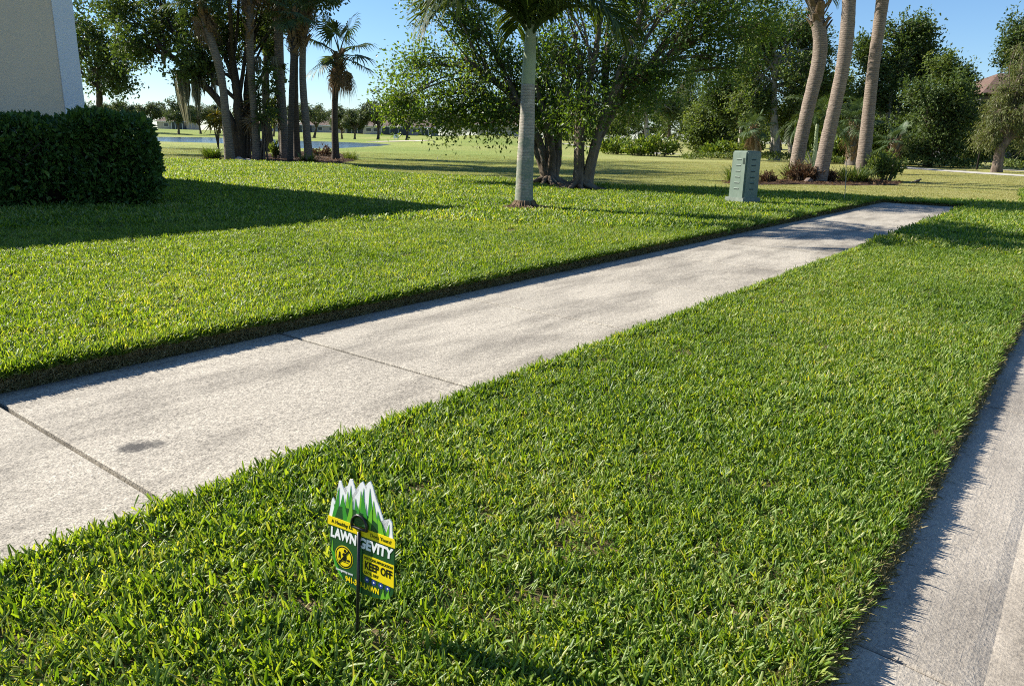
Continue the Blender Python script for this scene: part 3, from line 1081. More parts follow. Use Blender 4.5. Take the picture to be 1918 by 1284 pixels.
# --- palms
def fan_mesh(seed, elev, pet=0.85, R=0.8, nseg=34, span=150, dead=False):
    """costapalmate leaf: stalk along +X at the given elevation, split blade with drooping tips; mesh with 2 slots"""
    r = np.random.default_rng(seed)
    g = Geo()
    e = math.radians(elev)
    n = 6
    P = [np.zeros(3)]
    for i in range(n):
        a = e - math.radians(14) * (i / n)
        P.append(P[-1] + np.array([math.cos(a), 0, math.sin(a)]) * pet / n)
    P = np.array(P)
    g.tube(P, np.linspace(0.028, 0.012, n + 1), 5, False)
    nq = sum(len(x) for x in g.Q)
    a = e - math.radians(22)
    fx = np.array([math.cos(a), 0, math.sin(a)])
    up = np.array([-math.sin(a), 0, math.cos(a)])
    side = np.array([0, 1.0, 0])
    hub = P[-1]
    hw = math.radians(span) / nseg * 1.0
    for i in range(nseg):
        th = math.radians(-span + 2 * span * i / (nseg - 1)) * 0.93 + r.normal(0, 0.02)
        d = fx * math.cos(th) + side * math.sin(th)
        d = d + up * (0.22 - 0.32 * abs(math.sin(th / 2)))
        d /= np.linalg.norm(d)
        perp = np.cross(up, d)
        perp /= np.linalg.norm(perp)
        L = R * r.uniform(0.85, 1.1) * (1 - 0.12 * abs(th) / 2.6)
        b0 = hub + fx * 0.05 * math.cos(th)
        m1 = b0 + d * L * 0.45
        dr = (0.32 if not dead else 0.7) * L * r.uniform(0.6, 1.3)
        m2 = b0 + d * L * 0.75 - np.array([0, 0, dr * 0.3])
        tip = b0 + d * L * (1.0 if not dead else 0.85) - np.array([0, 0, dr])
        w1 = L * 0.45 * hw * 1.05
        V = np.array([b0, m1 + perp * w1, m1 - perp * w1, m2 + perp * w1 * 0.75, m2 - perp * w1 * 0.75, tip])
        V[1] += up * 0.02
        g.add(V, [np.array([[0, 1, 2]]), np.array([[1, 3, 4, 2]]), np.array([[3, 5, 4]])], r.random())
    me = g.mesh('frond')
    return me


def pinnate_mesh(seed, elev, L=2.1, droop=80, nl=46, ll=0.5, wdt=0.035, vee=35):
    r = np.random.default_rng(seed)
    g = Geo()
    n = 16
    P = [np.zeros(3)]
    for i in range(n):
        u = (i + 0.5) / n
        a = math.radians(elev - droop * u ** 1.3)
        P.append(P[-1] + np.array([math.cos(a), 0, math.sin(a)]) * L / n)
    P = np.array(P)
    g.tube(P, np.linspace(0.035, 0.006, n + 1), 5, False)
    T = np.gradient(P, axis=0)
    T /= np.linalg.norm(T, axis=1)[:, None]
    for sgn in (-1, 1):
        for i in range(nl):
            u = 0.12 + 0.88 * (i + r.random() * 0.5) / nl
            x = u * n
            k = min(n - 1, int(x))
            p = P[k] + (P[k + 1] - P[k]) * (x - k)
            t = T[k]
            upv = np.array([-t[2], 0, t[0]])
            sd = np.array([0, sgn, 0])
            ve = math.radians(vee + r.normal(0, 12))
            d = t * (0.45 + 0.5 * u) + (sd * math.cos(ve) + upv * math.sin(ve)) * (1.0 - 0.35 * u)
            d /= np.linalg.norm(d)
            l = ll * (0.55 + 0.9 * math.sin(min(1, u * 1.05) * math.pi * 0.86)) * r.uniform(0.85, 1.1) * 0.85
            w = wdt * r.uniform(0.8, 1.15)
            wv = np.cross(d, upv)
            wv /= np.linalg.norm(wv) + 1e-9
            wv = wv * 0.6 + t * 0.5
            wv /= np.linalg.norm(wv)
            gv = np.array([0, 0, -1.0])
            m1 = p + d * l * 0.4
            m2 = p + d * l * 0.75 + gv * l * 0.12
            tp = p + d * l * 0.95 + gv * l * 0.40
            V = np.array([p - wv * w * .3, p + wv * w * .3, m1 - wv * w * .5, m1 + wv * w * .5, m2 - wv * w * .38, m2 + wv * w * .38, tp])
            g.add(V, [np.array([[0, 1, 3, 2], [2, 3, 5, 4]]), np.array([[4, 5, 6]])], r.random())
    return g.mesh('frond')


FANS = [fan_mesh(700 + i, e) for i, e in enumerate((75, 52, 30, 8, -14, -38))]
DEADFAN = [fan_mesh(720 + i, e, 0.6, 0.7, 22, 110, True) for i, e in enumerate((-55, -72, -80))]
for m_ in FANS:
    m_.materials.append(M['fan'])
for m_ in DEADFAN:
    m_.materials.append(M['dead'])


def trunk_line(pts, n=40):
    T = np.asarray(pts, float)
    cu = np.concatenate([[0], np.cumsum(np.linalg.norm(np.diff(T, axis=0), axis=1))])
    u = np.linspace(0, cu[-1], n)
    P = np.stack([np.interp(u, cu, T[:, k]) for k in range(3)], 1)
    for _ in range(int(n * 0.5)):
        P[1:-1] = (P[:-2] + 2 * P[1:-1] + P[2:]) / 4
    return P


def boots_geo(P, R, z0, z1, rng, n=46, size=1.0):
    """crossed leaf-base stubs round the trunk from height z0 to z1 along the axis"""
    g = Geo()
    for i in range(n):
        u = z0 + (z1 - z0) * (i + rng.random()) / n
        k = np.clip(np.searchsorted(P[:, 2], u), 1, len(P) - 1)
        c = P[k - 1] + (P[k] - P[k - 1]) * ((u - P[k - 1, 2]) / (P[k, 2] - P[k - 1, 2] + 1e-6))
        a = i * 2.4 + rng.normal(0, 0.3)
        o_ = np.array([math.cos(a), math.sin(a), 0])
        s_ = np.array([-math.sin(a), math.cos(a), 0])
        r = R * 0.85
        L = rng.uniform(0.22, 0.42) * size
        up = rng.uniform(0.5, 1.5)
        d = o_ * rng.uniform(0.5, 0.9) + np.array([0, 0, up]) + s_ * rng.normal(0, .25)
        d /= np.linalg.norm(d)
        w = rng.uniform(0.06, 0.11) * size
        b = c + o_ * r
        n_ = np.cross(s_, d)
        tp = b + d * L
        V = np.array([b - s_ * w, b + s_ * w, b + s_ * w * .7 + n_ * 0.03, b - s_ * w * .7 + n_ * .03, tp - s_ * w * .6, tp + s_ * w * .6, tp + s_ * w * .5 + n_ * .02, tp - s_ * w * .5 + n_ * .02])
        q = np.array([[0, 1, 5, 4], [1, 2, 6, 5], [2, 3, 7, 6], [3, 0, 4, 7], [4, 5, 6, 7]])
        g.add(V, q)
    return g


def sabal(base, world_pts, r, label, seed, boots=(0.7, 1.0), n_fan=22, n_dead=8, mat='sabal', fan_scale=1.0, group=None, boot_n=46, boot_size=1.0, name='sabal_palm', kmax=4):
    """cabbage palm: bent trunk, criss-cross boots, fan crown. world_pts: trunk axis"""
    rng = np.random.default_rng(seed)
    base = np.asarray(base, float)
    o = thing(name, base, label, 'palm tree', group)
    P = trunk_line(np.asarray(world_pts, float) - base)
    P[0, 2] -= 0.1
    u = np.linspace(0, 1, len(P))
    R = r * (1 + 0.35 * np.exp(-u * 14) + 0.06 * np.sin(u * 9 + seed)) * (1 - 0.12 * u)
    g = Geo()
    g.tube(P, R, 14, True, 0.035, rng)
    link('trunk', g.mesh('trunk', True), M[mat], o)
    zt = P[-1, 2]
    if boots:
        bg = boots_geo(P, r, zt * boots[0], zt * boots[1], rng, boot_n, boot_size)
        link('boots', bg.mesh('boots'), M['boot'], o)
    top = P[-1] - np.array([0, 0, 0.1])
    for i in range(n_fan):
        k = min(kmax, int((kmax + 1) * ((i + 0.5) / n_fan) ** 0.9))
        f = link('frond', FANS[k], None, o)
        f.location = Vector(top + np.array([0, 0, 0.1 - 0.25 * i / n_fan]))
        f.rotation_euler = (rng.normal(0, 0.12), rng.normal(0, 0.1), i * 2.399 + rng.normal(0, 0.2))
        s = fan_scale * rng.uniform(0.85, 1.12)
        f.scale = (s, s, s)
    for i in range(n_dead):
        f = link('dead_frond', DEADFAN[i % 3], None, o)
        f.location = Vector(top - np.array([0, 0, 0.15 + 0.5 * rng.random()]))
        f.rotation_euler = (rng.normal(0, 0.15), rng.normal(0, 0.15), i * 2.1 + rng.random())
        s = fan_scale * rng.uniform(0.7, 1.0)
        f.scale = (s, s, s)
    return o


def clump(name, base, n, L, wd, label, leaf, cat, seed, spread=0.35, lean=(10, 70), group=None, brown=0, round_=False):
    """grassy or strap-leaved clump of arching leaves from the ground"""
    rng = np.random.default_rng(seed)
    o = thing(name, base, label, cat, group)

    def strap(n, L, leanr, rad):
        g = Geo()
        for i in range(n):
            a = rng.uniform(0, 6.283)
            rr = rad * math.sqrt(rng.random())
            p = np.array([rr * math.cos(a), rr * math.sin(a), -0.02])
            az = a + rng.normal(0, 0.7)
            th = math.radians(rng.uniform(*leanr)) * (0.35 + 0.65 * rr / rad)
            l = L * rng.uniform(0.6, 1.15)
            w = wd * rng.uniform(0.7, 1.2)
            sd = np.array([-math.sin(az), math.cos(az), 0])
            pts = [p]
            for k in range(3):
                t2 = th + math.radians(28) * k * rng.uniform(0.5, 1.2)
                pts.append(pts[-1] + np.array([math.sin(t2) * math.cos(az), math.sin(t2) * math.sin(az), math.cos(t2)]) * l / 3)
            V = []
            for k, q in enumerate(pts[:3]):
                ww = w * (0.7, 1, 0.7)[k] / 2
                V += [q - sd * ww, q + sd * ww]
            V.append(pts[3])
            g.add(np.array(V), [np.array([[0, 1, 3, 2], [2, 3, 5, 4]]), np.array([[4, 5, 6]])], rng.random())
        return g
    link('leaves', strap(n, L, lean, spread).mesh('leaves'), M[leaf], o)['kind'] = 'stuff'
    if brown:
        link('dry_leaves', strap(brown, L * 0.75, (35, 95), spread * 1.05).mesh('dry'), M['leaf_brown'], o)['kind'] = 'stuff'
    return o


def shrub(name, base, rad, label, leaf, seed, n=900, ln=0.14, wd=0.06, cat='shrub', group=None, stems=9, flat=None):
    """leafy shrub: stems fanning from the ground, leaves along them"""
    rng = np.random.default_rng(seed)
    o = thing(name, base, label, cat, group)
    gs, gl = Geo(), Geo()
    rad = np.asarray(rad, float)
    PP, DD = [], []
    for i in range(stems * 4):
        q = rng.normal(size=3)
        q /= np.linalg.norm(q)
        q[2] = abs(q[2])
        tgt = np.array([0, 0, rad[2] * 0.35]) + q * rad * np.array([1, 1, 0.68]) * rng.uniform(0.65, 1.0)
        b0 = np.array([tgt[0] * 0.35, tgt[1] * 0.35, -0.03])
        L = bez(b0, (b0 + tgt) / 2 + np.array([0, 0, 0.15 * rad[2]]), tgt, 6)
        gs.tube(L, np.linspace(0.02, 0.005, 6), 4, False)
        m = n // (stems * 4)
        f = rng.uniform(0.25, 1.0, m)
        kk = np.clip((f * 5).astype(int), 0, 4)
        p = L[kk] + (L[kk + 1] - L[kk]) * (f * 5 - kk)[:, None] + rng.normal(0, 0.12, (m, 3)) * rad.mean() * 0.6
        p[:, 2] = np.maximum(p[:, 2], 0.02)
        PP.append(p)
        d = rng.normal(0, 0.7, (m, 3)) + (tgt - b0) / np.linalg.norm(tgt - b0)
        DD.append(d)
    leaves(gl, np.concatenate(PP), np.concatenate(DD), ln, wd, rng)
    link('stems', gs.mesh('stems'), M['bark'], o)
    link('foliage', gl.mesh('foliage'), M[leaf], o)['kind'] = 'stuff'
    return o


# ------------------------------------------------------------------ house at left
HX = -8.55, 15.38
house = thing('house', (HX[0], HX[1], 0.0), 'beige stucco house wall with white corner trim behind the hedge', 'house', rz=UA)
HH, HL, HD, OV = 4.72, 12.0, 9.5, 0.5
g = Geo()
g.box((-HL / 2, HD / 2, HH / 2 - 0.15), (HL, HD, HH + 0.3))
link('wall', g.mesh('wall'), M['stucco'], house)
g = Geo()
g.box((-0.165, 0.14, HH / 2 - 0.15), (0.37, 0.33, HH + 0.294))
link('corner_trim', g.mesh('corner_trim'), M['trim'], house)
ez = HH + 0.1
x0, x1, y0, y1 = -HL - OV, OV, -OV, HD + OV
hr = (y1 - y0) / 2
rz_ = ez + hr * 0.42
V = np.array([(x0, y0, ez), (x1, y0, ez), (x1, y1, ez), (x0, y1, ez), (x0 + hr, (y0 + y1) / 2, rz_), (x1 - hr, (y0 + y1) / 2, rz_)])
M['rooftile'] = plain('roof tile', (0.13, 0.085, 0.065), 0.85, 0.2, 0.25, 3, 0.6, 14)
roof = link('roof', mesh_np('roof', V, [np.array([[0, 1, 5, 4], [2, 3, 4, 5]]), np.array([[1, 2, 5], [3, 0, 4]])]), M['rooftile'], house)
g = Geo()
g.box(((x0 + x1) / 2, (y0 + y1) / 2, ez - 0.09), (x1 - x0 - 0.02, y1 - y0 - 0.02, 0.16))
link('fascia', g.mesh('fascia'), M['white'], roof)
# white drain pipe end poking out from under the hedge
tipw = on_plane(206, 383, SOIL_L + .02)
pipe = thing('drain_pipe', tipw, 'white drain pipe end poking out under the hedge', 'pipe', rz=math.radians(-62))
g = Geo()
V = []
for p, w, hgt in (((-.75, 0, .16), .05, .09), ((-.26, 0, .13), .055, .10), ((-.22, 0, .115), .06, .10), ((0, 0, .03), .085, .06)):
    for (k, z) in ((-1, -0.5), (1, -0.5), (1, 0.5), (-1, 0.5)):
        V.append((p[0], p[1] + w * k, p[2] + z * hgt))
q = [[i * 4 + j, i * 4 + (j + 1) % 4, (i + 1) * 4 + (j + 1) % 4, (i + 1) * 4 + j] for i in range(3) for j in range(4)]
g.add(np.array(V), np.array(q))
link('spout', g.mesh('spout'), M['white'], pipe)

# ------------------------------------------------------------------ hedge
HA, HB = on_plane(283, 386, SOIL_L), on_plane(-60, 393, SOIL_L)
hd = (HB - HA)[:2]
hl = 4.4
hang_ = math.atan2(hd[1], hd[0])
hedge = thing('hedge', HA, 'dense dark green clipped hedge with rounded end beside the house', 'hedge', rz=hang_)
HW, HHT = 1.25, 1.33     # local: x along to the left, -y is behind (see below)


def hedge_geo():
    rng = np.random.default_rng(77)
    n = 62000
    c = np.array([hl / 2, -HW / 2, HHT / 2 + 0.02])
    half = np.array([hl / 2 + 0.12, HW / 2 + 0.1, HHT / 2])
    P = c + rng.uniform(-1, 1, (n, 3)) * (half + 0.1)
    rr = 0.14
    q = np.abs(P - c) - (half - rr)
    sd = np.linalg.norm(np.maximum(q, 0), axis=1) + np.minimum(q.max(1), 0) - rr
    # lumpy surface, pinched in at the foot
    lump = 0.07 * np.sin(P[:, 0] * 3.1 + 2 * np.sin(P[:, 2] * 2.3)) + 0.05 * np.sin(P[:, 1] * 5 + P[:, 2] * 4.7) + 0.04 * np.sin(P[:, 0] * 7.7 + P[:, 2] * 6.1)
    foot = 0.22 * np.clip(0.45 - P[:, 2], 0, 1)
    sd = sd - lump + foot
    k = (sd < 0.02) & (sd > -0.26) & (P[:, 2] > 0.0)
    P, sd, q = P[k], sd[k], q[k]
    nrm = np.maximum(q, 0) * np.sign(P - c) + 1e-4
    nrm /= np.linalg.norm(nrm, axis=1)[:, None]
    D = nrm * 0.75 + rng.normal(0, 0.6, P.shape)
    D[:, 2] += 0.35
    return P, D, sd, rng


P, D, sd, rng = hedge_geo()
front = np.where((sd > -0.045))[0]
pick = rng.choice(front, 300, replace=False)
mask = np.ones(len(P), bool)
mask[pick] = False
g = Geo()
leaves(g, P[mask], D[mask], 0.11, 0.06, rng, np.clip(rng.random(mask.sum()) ** 1.5 * 0.9, 0, 1), cup=0.25)
link('foliage', g.mesh('hedge_foliage'), M['leaf_hedge'], hedge)['kind'] = 'stuff'
LEAF6 = []
for k in range(4):
    r = np.random.default_rng(k)
    w = 0.5
    V = np.array([(0, 0, 0), (0.3, -0.24, .06), (0.3, 0, 0), (0.3, .24, .06), (.65, -.26, .05), (.65, 0, -.02), (.65, .26, .05), (1, 0, -.1 - .05 * k)])
    me = mesh_np('leaf', V, [np.array([[1, 4, 5, 2], [2, 5, 6, 3]]), np.array([[0, 1, 2], [0, 2, 3], [4, 7, 5], [5, 7, 6]])], {'rnd': np.full(8, 0.55 + 0.15 * k)})
    me.materials.append(M['leaf_hedge'])
    LEAF6.append(me)
for i, k in enumerate(pick):
    o = link('leaf', LEAF6[i % 4], None, hedge)
    o.location = Vector(P[k])
    qv = Vector(D[k]).to_track_quat('X', 'Z')
    o.rotation_euler = qv.to_euler()
    s = rng.uniform(0.10, 0.15)
    o.scale = (s, s, s)
g = Geo()
for i in range(60):
    x = rng.uniform(0.2, hl - 0.2)
    y = -HW / 2 + rng.normal(0, 0.15)
    e = np.array([x + rng.normal(0, .35), y + rng.normal(0, .35), rng.uniform(0.7, 1.18)])
    g.tube(bez(np.array([x, y, -0.03]), np.array([x, y, .5]), e, 6), np.linspace(.025, .006, 6), 5, False)
link('stems', g.mesh('hedge_stems'), M['bark_dark'], hedge)
M['core'] = plain('dark hedge core', (0.018, 0.016, 0.010), 1.0, 0.0, 0.4, 20)  # added solid block, coloured dark in place of the hedge's inner shade
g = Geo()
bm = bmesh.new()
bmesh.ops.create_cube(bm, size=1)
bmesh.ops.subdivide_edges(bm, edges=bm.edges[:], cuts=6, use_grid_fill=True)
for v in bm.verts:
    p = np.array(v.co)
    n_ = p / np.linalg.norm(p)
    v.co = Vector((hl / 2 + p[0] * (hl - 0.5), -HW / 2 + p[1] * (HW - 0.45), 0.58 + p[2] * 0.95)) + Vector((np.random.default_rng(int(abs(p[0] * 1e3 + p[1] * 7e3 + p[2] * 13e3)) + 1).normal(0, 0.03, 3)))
me = bpy.data.meshes.new('dark_core')
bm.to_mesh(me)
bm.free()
link('dark_core', me, M['core'], hedge)

# ------------------------------------------------------------------ lawn sign
SB = on_plane(673, 1195, 0.05)
sign = thing('lawn_sign', (SB[0], SB[1], 0.05), 'small green and yellow keep off sign on a black stake in the grass', 'sign', rz=math.radians(-31))
sign.rotation_euler.x = math.radians(-4)
ZB = -0.05   # board heights below are above the sidewalk


def flat(name, pts, y, th, mat, parent):
    bm = bmesh.new()
    f = bm.faces.new([bm.verts.new((x, y, z + ZB)) for x, z in pts])
    bmesh.ops.triangulate(bm, faces=[f])
    r = bmesh.ops.extrude_face_region(bm, geom=bm.faces[:])
    for v in [e for e in r['geom'] if isinstance(e, bmesh.types.BMVert)]:
        v.co.y += th
    bmesh.ops.recalc_face_normals(bm, faces=bm.faces[:])
    me = bpy.data.meshes.new(name)
    bm.to_mesh(me)
    bm.free()
    return link(name, me, mat, parent)


def gloss(name, col, rough=0.35):
    return plain(name, col, rough, 0.5)


K = dict(white=gloss('sign white', (0.85, 0.85, 0.83)), dgreen=gloss('sign dark green', (0.014, 0.075, 0.022)), green=gloss('sign green', (0.04, 0.28, 0.03)),
         lime=gloss('sign lime', (0.16, 0.45, 0.03)), yellow=gloss('sign yellow', (0.86, 0.66, 0.01)), black=gloss('sign black', (0.006, 0.006, 0.006)), blue=gloss('sign blue', (0.02, 0.05, 0.22)))


def text(body, x, z, size, mat, name='lettering', bold=0.0, width=None, y=-0.0032, parent=None, shear=0.0):
    cu = bpy.data.curves.new('txt', 'FONT')
    cu.body = body
    cu.size = size
    cu.offset = bold * size
    cu.extrude = 0.0002
    cu.align_x = 'CENTER'
    cu.align_y = 'CENTER'
    cu.shear = shear
    cu.resolution_u = 3
    ob = bpy.data.objects.new('txt', cu)
    COL.objects.link(ob)
    dg = bpy.context.evaluated_depsgraph_get()
    me = bpy.data.meshes.new_from_object(ob.evaluated_get(dg))
    bpy.data.objects.remove(ob)
    me.materials.clear()
    o = link(name, me, mat, parent)
    o.rotation_euler = (math.pi / 2, 0, 0)
    if width:
        vs = np.array([v.co.x for v in me.vertices])
        o.scale = (width / (vs.max() - vs.min()), 1, 1)
    o.location = (x, y, z + ZB)
    return o


tops = [(-.108, .362), (-.100, .405), (-.096, .412), (-.091, .405), (-.083, .385), (-.081, .44), (-.076, .462), (-.070, .463), (-.062, .445), (-.052, .430), (-.046, .458), (-.040, .476),
        (-.032, .477), (-.026, .462), (-.018, .440), (-.010, .452), (-.006, .474), (.002, .481), (.010, .470), (.014, .462), (.020, .483), (.026, .488), (.033, .478), (.045, .445), (.058, .425),
        (.072, .395), (.080, .372), (.083, .398), (.090, .407), (.097, .400), (.098, .380), (.104, .345)]
board = flat('grass_cutout', tops + [(.10, .33), (-.10, .33)], -0.001, 0.003, K['white'], sign)
blades = [(-.093, .392, .004, -.02), (-.075, .440, .007, .015), (-.062, .425, .007, .01), (-.046, .437, .007, 0), (-.036, .455, .007, .0), (-.020, .425, .007, -.01), (-.003, .450, .007, -.004), (.006, .459, .007, .006),
          (.026, .464, .008, -.008), (.038, .435, .008, -.012), (.052, .412, .008, -.016), (.064, .388, .007, -.016), (.089, .388, .004, .008)]
blades = [(x, zt + .006, w * 1.3, sk) for x, zt, w, sk in blades]
for i, (x, zt, w, sk) in enumerate(blades):
    zb = .352
    flat('printed_blade', [(x - sk - w * 1.15, zb), (x - sk + w * 1.15, zb), (x - sk * .4 + w * .7, (zb + zt) / 2), (x, zt), (x - sk * .4 - w * .7, (zb + zt) / 2)], -0.0016 - 0.0001 * (i % 4), 0.0004, K['green'] if i % 3 else K['lime'], board)
flat('printed_blade', [(-.09, .355), (.085, .355), (.07, .375), (.03, .395), (-.02, .40), (-.075, .395)], -0.0021, 0.0004, K['dgreen'], board)
for i, (x, zt, sk) in enumerate(((-.06, .425, -.01), (-.03, .435, .01), (.01, .43, -.01), (.035, .425, .012), (-.01, .415, 0), (.055, .40, -.012))):
    flat('printed_blade', [(x - sk - .009, .358), (x - sk + .009, .358), (x - sk * .4 + .006, .39), (x, zt), (x - sk * .4 - .006, .39)], -0.0024 - 0.0001 * (i % 2), 0.0003, K['lime'] if i % 2 else K['green'], board)
panel = flat('panel', [(-.106, .352), (.108, .352), (.110, .235), (.108, .215), (.098, .201), (.075, .190), (.05, .185), (0, .181), (-.03, .188), (-.055, .198), (-.075, .213), (-.088, .232), (-.098, .262), (-.104, .30)],
             -0.0025, 0.0045, K['dgreen'], sign)
flat('yellow_band', [(-.111, .338), (.111, .338), (.111, .356), (.108, .361), (-.108, .361), (-.111, .357)], -0.0036, 0.001, K['yellow'], panel)
text('A Healthy La', -.062, .3495, .0135, K['black'], bold=.012, y=-0.0039, parent=panel, width=.072)
text('Does Yours?', .066, .3495, .0135, K['black'], bold=.012, y=-0.0039, parent=panel, width=.066)
text('LAWN', -.0575, .318, .037, K['white'], bold=.045, y=-0.003, parent=panel, width=.088, shear=.08)
text('GEVITY', .0475, .318, .037, K['white'], bold=.045, y=-0.003, parent=panel, width=.112, shear=.08)


def disc(cx, cz, r, n=24):
    return [(cx + r * math.cos(a), cz + r * math.sin(a)) for a in np.linspace(0, 2 * math.pi, n + 1)[:-1]]


warn = flat('warning_disc', disc(-.054, .262, .0305), -0.003, 0.0006, K['yellow'], panel)
flat('warning_ring', disc(-.054, .262, .0285), -0.0033, 0.0004, K['black'], warn)
flat('warning_field', disc(-.054, .262, .0250), -0.0036, 0.0004, K['yellow'], warn)
flat('figure', disc(-.050, .280, .0045, 12), -0.0039, 0.0003, K['black'], warn)
flat('figure', [(-.055, .274), (-.046, .274), (-.044, .262), (-.046, .252), (-.049, .252), (-.050, .262), (-.052, .252), (-.056, .252), (-.055, .264), (-.060, .268)], -0.0039, 0.0003, K['black'], warn)
flat('figure', disc(-.068, .271, .003, 10), -0.0039, 0.0003, K['black'], warn)
flat('figure', [(-.071, .268), (-.065, .268), (-.064, .257), (-.067, .254), (-.068, .260), (-.071, .254), (-.073, .256)], -0.0039, 0.0003, K['black'], warn)
flat('figure', [(-.044, .258), (-.036, .260), (-.033, .258), (-.034, .254), (-.042, .253)], -0.0039, 0.0003, K['black'], warn)
flat('figure', [(-.072, .2505), (-.036, .2505), (-.036, .2485), (-.072, .2485)], -0.0039, 0.0003, K['black'], warn)
flat('slash', [(-.0725, .2425), (-.0690, .2395), (-.0355, .2815), (-.0390, .2845)], -0.0042, 0.0003, K['black'], warn)
keep = flat('keep_off_panel', [(.012, .292), (.109, .292), (.110, .232), (.045, .234), (.014, .238), (.010, .244), (.010, .289)], -0.0031, 0.0006, K['yellow'], panel)
text('PESTICIDE APPLICATION', .060, .2835, .0095, K['black'], bold=.02, y=-0.0034, parent=keep, width=.090)
text('KEEP OFF', .060, .2635, .0285, K['black'], bold=.035, y=-0.0034, parent=keep, width=.088)
text('UNTIL DRY', .038, .2440, .0105, K['black'], bold=.02, y=-0.0034, parent=keep, width=.046)
text('lawngevity.com', -.052, .2225, .0095, K['white'], bold=.015, y=-0.003, parent=panel, width=.058)
text('941-379-LAWN', .008, .2045, .0205, K['yellow'], bold=.035, y=-0.003, parent=panel, width=.112)
for i in range(4):
    dd = flat('badge', disc(.024 + .0225 * i, .2255 - .0005 * i, .0078, 14), -0.0029, 0.0003, K['blue'], panel)
    flat('badge_mark', disc(.024 + .0225 * i, .2255 - .0005 * i, .0028, 5), -0.0032, 0.0003, K['white'], dd)
for (x, z, s) in ((.073, .193, .006), (.080, .196, -.004), (.088, .198, .008), (.095, .203, -.002)):
    flat('printed_blade', [(x - .004, z - .004), (x + .004, z - .003), (x + s * .6 + .002, z + .012), (x + s, z + .024), (x + s * .3 - .002, z + .010)], -0.0030 - abs(s) * .02, 0.0003, K['lime'], panel)
flat('printed_blade', [(-.0985, .27), (-.094, .30), (-.0925, .27), (-.082, .235), (-.060, .202), (-.068, .207), (-.086, .232)], -0.0029, 0.0003, K['lime'], panel)
flat('printed_blade', [(-.0955, .262), (-.088, .27), (-.078, .236), (-.054, .200), (-.058, .1995), (-.082, .230)], -0.0031, 0.0003, K['green'], panel)
# stake: clip ring with a bar, and a thin rod into the ground
g = Geo()
g.tube(np.array([(0, -.008, -.06), (0, -.008, .12), (0, -.008, .30)]), .0044, 8)
stake = link('stake', g.mesh('stake', True), K['black'], sign)
g = Geo()
a = np.linspace(-0.25, math.pi + 0.25, 20)
g.tube(np.stack([.0245 * np.cos(a), np.full(20, -.008), .316 + .0265 * np.sin(a)], 1), .0042, 6)
g.tube(np.array([(-.026, -.008, .309), (0, -.008, .3075), (.026, -.008, .309)]), .0040, 6)
link('clip_ring', g.mesh('clip_ring', True), K['black'], stake)
flat('clip_web', [(.021 * math.cos(t), .366 + .022 * math.sin(t)) for t in np.linspace(0, math.pi, 12)], -0.0062, 0.002, K['dgreen'], stake)

# ------------------------------------------------------------------ royal palm on the lawn
YP = PALM[1]
kx = YP / F
palm = thing('royal_palm', PALM, 'smooth grey trunked palm with green crownshaft in the middle of the lawn', 'palm tree')
axis_px = [(981, 393), (982, 350), (984, 300), (987, 240), (988, 200), (989, 158)]
A = np.array([at_depth(x, y, YP) for x, y in axis_px]) - PALM
P = trunk_line(A, 60)
P[0, 2] -= 0.08
u = np.linspace(0, 1, 60)
R = np.interp(u, [0, .06, .2, .45, .7, 1.0], [.185, .168, .152, .145, .131, .114]) * (1 + .008 * np.sin(u * 190))
rng = np.random.default_rng(3)
g = Geo()
g.tube(P, R, 20, True, 0.012, rng)
link('trunk', g.mesh('trunk', True), M['royal'], palm)
CSA = np.array([at_depth(x, y, YP) for x, y in ((989, 160), (990, 140), (992, 110), (993.5, 75), (995, 42))]) - PALM
P = trunk_line(CSA, 16)
g = Geo()
g.tube(P, np.interp(np.linspace(0, 1, 16), [0, .12, .5, 1], [.113, .118, .106, .078]), 18, True)
cs = link('crownshaft', g.mesh('crownshaft', True), M['crownshaft'], palm)
PIN = [pinnate_mesh(800 + i, e, 2.3, dr, 62, 0.62, 0.058, 12) for i, (e, dr) in enumerate(((82, 55), (72, 80), (64, 96), (57, 108), (50, 110)))]
for m_ in PIN:
    m_.materials.append(M['frond'])
top = CSA[-1] - np.array([0, 0, 0.08])
fr = [(0, 0.3), (0, 2.4), (1, 4.3), (1, 1.2), (1, 5.6), (2, 3.3), (2, 0.1), (2, 4.9), (3, 2.75), (3, 5.9), (3, 4.1), (4, 0.35), (4, 3.5), (3, 1.7), (4, 5.5)]
for i, (k, az) in enumerate(fr):
    f = link('frond', PIN[k], None, palm)
    f.location = Vector(top + np.array([0, 0, 0.05 - .015 * i]))
    f.rotation_euler = (rng.normal(0, .12), 0, az)
    s = rng.uniform(.88, 1.08)
    f.scale = (s, s, s)
g = Geo()
a = np.linspace(0, 6.283, 25)[:-1]
V = [(0, 0, 0.07)]
for rr, z in ((.22, .075), (.34, .05), (.5, .012)):
    for t in a:
        w = rr * (1 + .18 * math.sin(3 * t + 1) + .1 * math.sin(7 * t))
        V.append((w * math.cos(t), w * math.sin(t), z))
q = []
for i in range(2):
    for j in range(24):
        q.append((1 + i * 24 + j, 1 + (i + 1) * 24 + j, 1 + (i + 1) * 24 + (j + 1) % 24, 1 + i * 24 + (j + 1) % 24))
g.add(np.array(V), [np.array(q), np.array([(0, 1 + j, 1 + (j + 1) % 24) for j in range(24)])])
link('root_mound', g.mesh('root_mound', True), M['mulch'], palm)
g = Geo()
for i in range(46):
    t = rng.uniform(0, 6.283)
    r0_, r1_ = .17, rng.uniform(.24, .34)
    g.tube(np.array([(r0_ * math.cos(t), r0_ * math.sin(t), .16), ((r0_ + .04) * math.cos(t), (r0_ + .04) * math.sin(t), .09), (r1_ * math.cos(t + .1), r1_ * math.sin(t + .1), .05)]), [.012, .012, .007], 4, False)
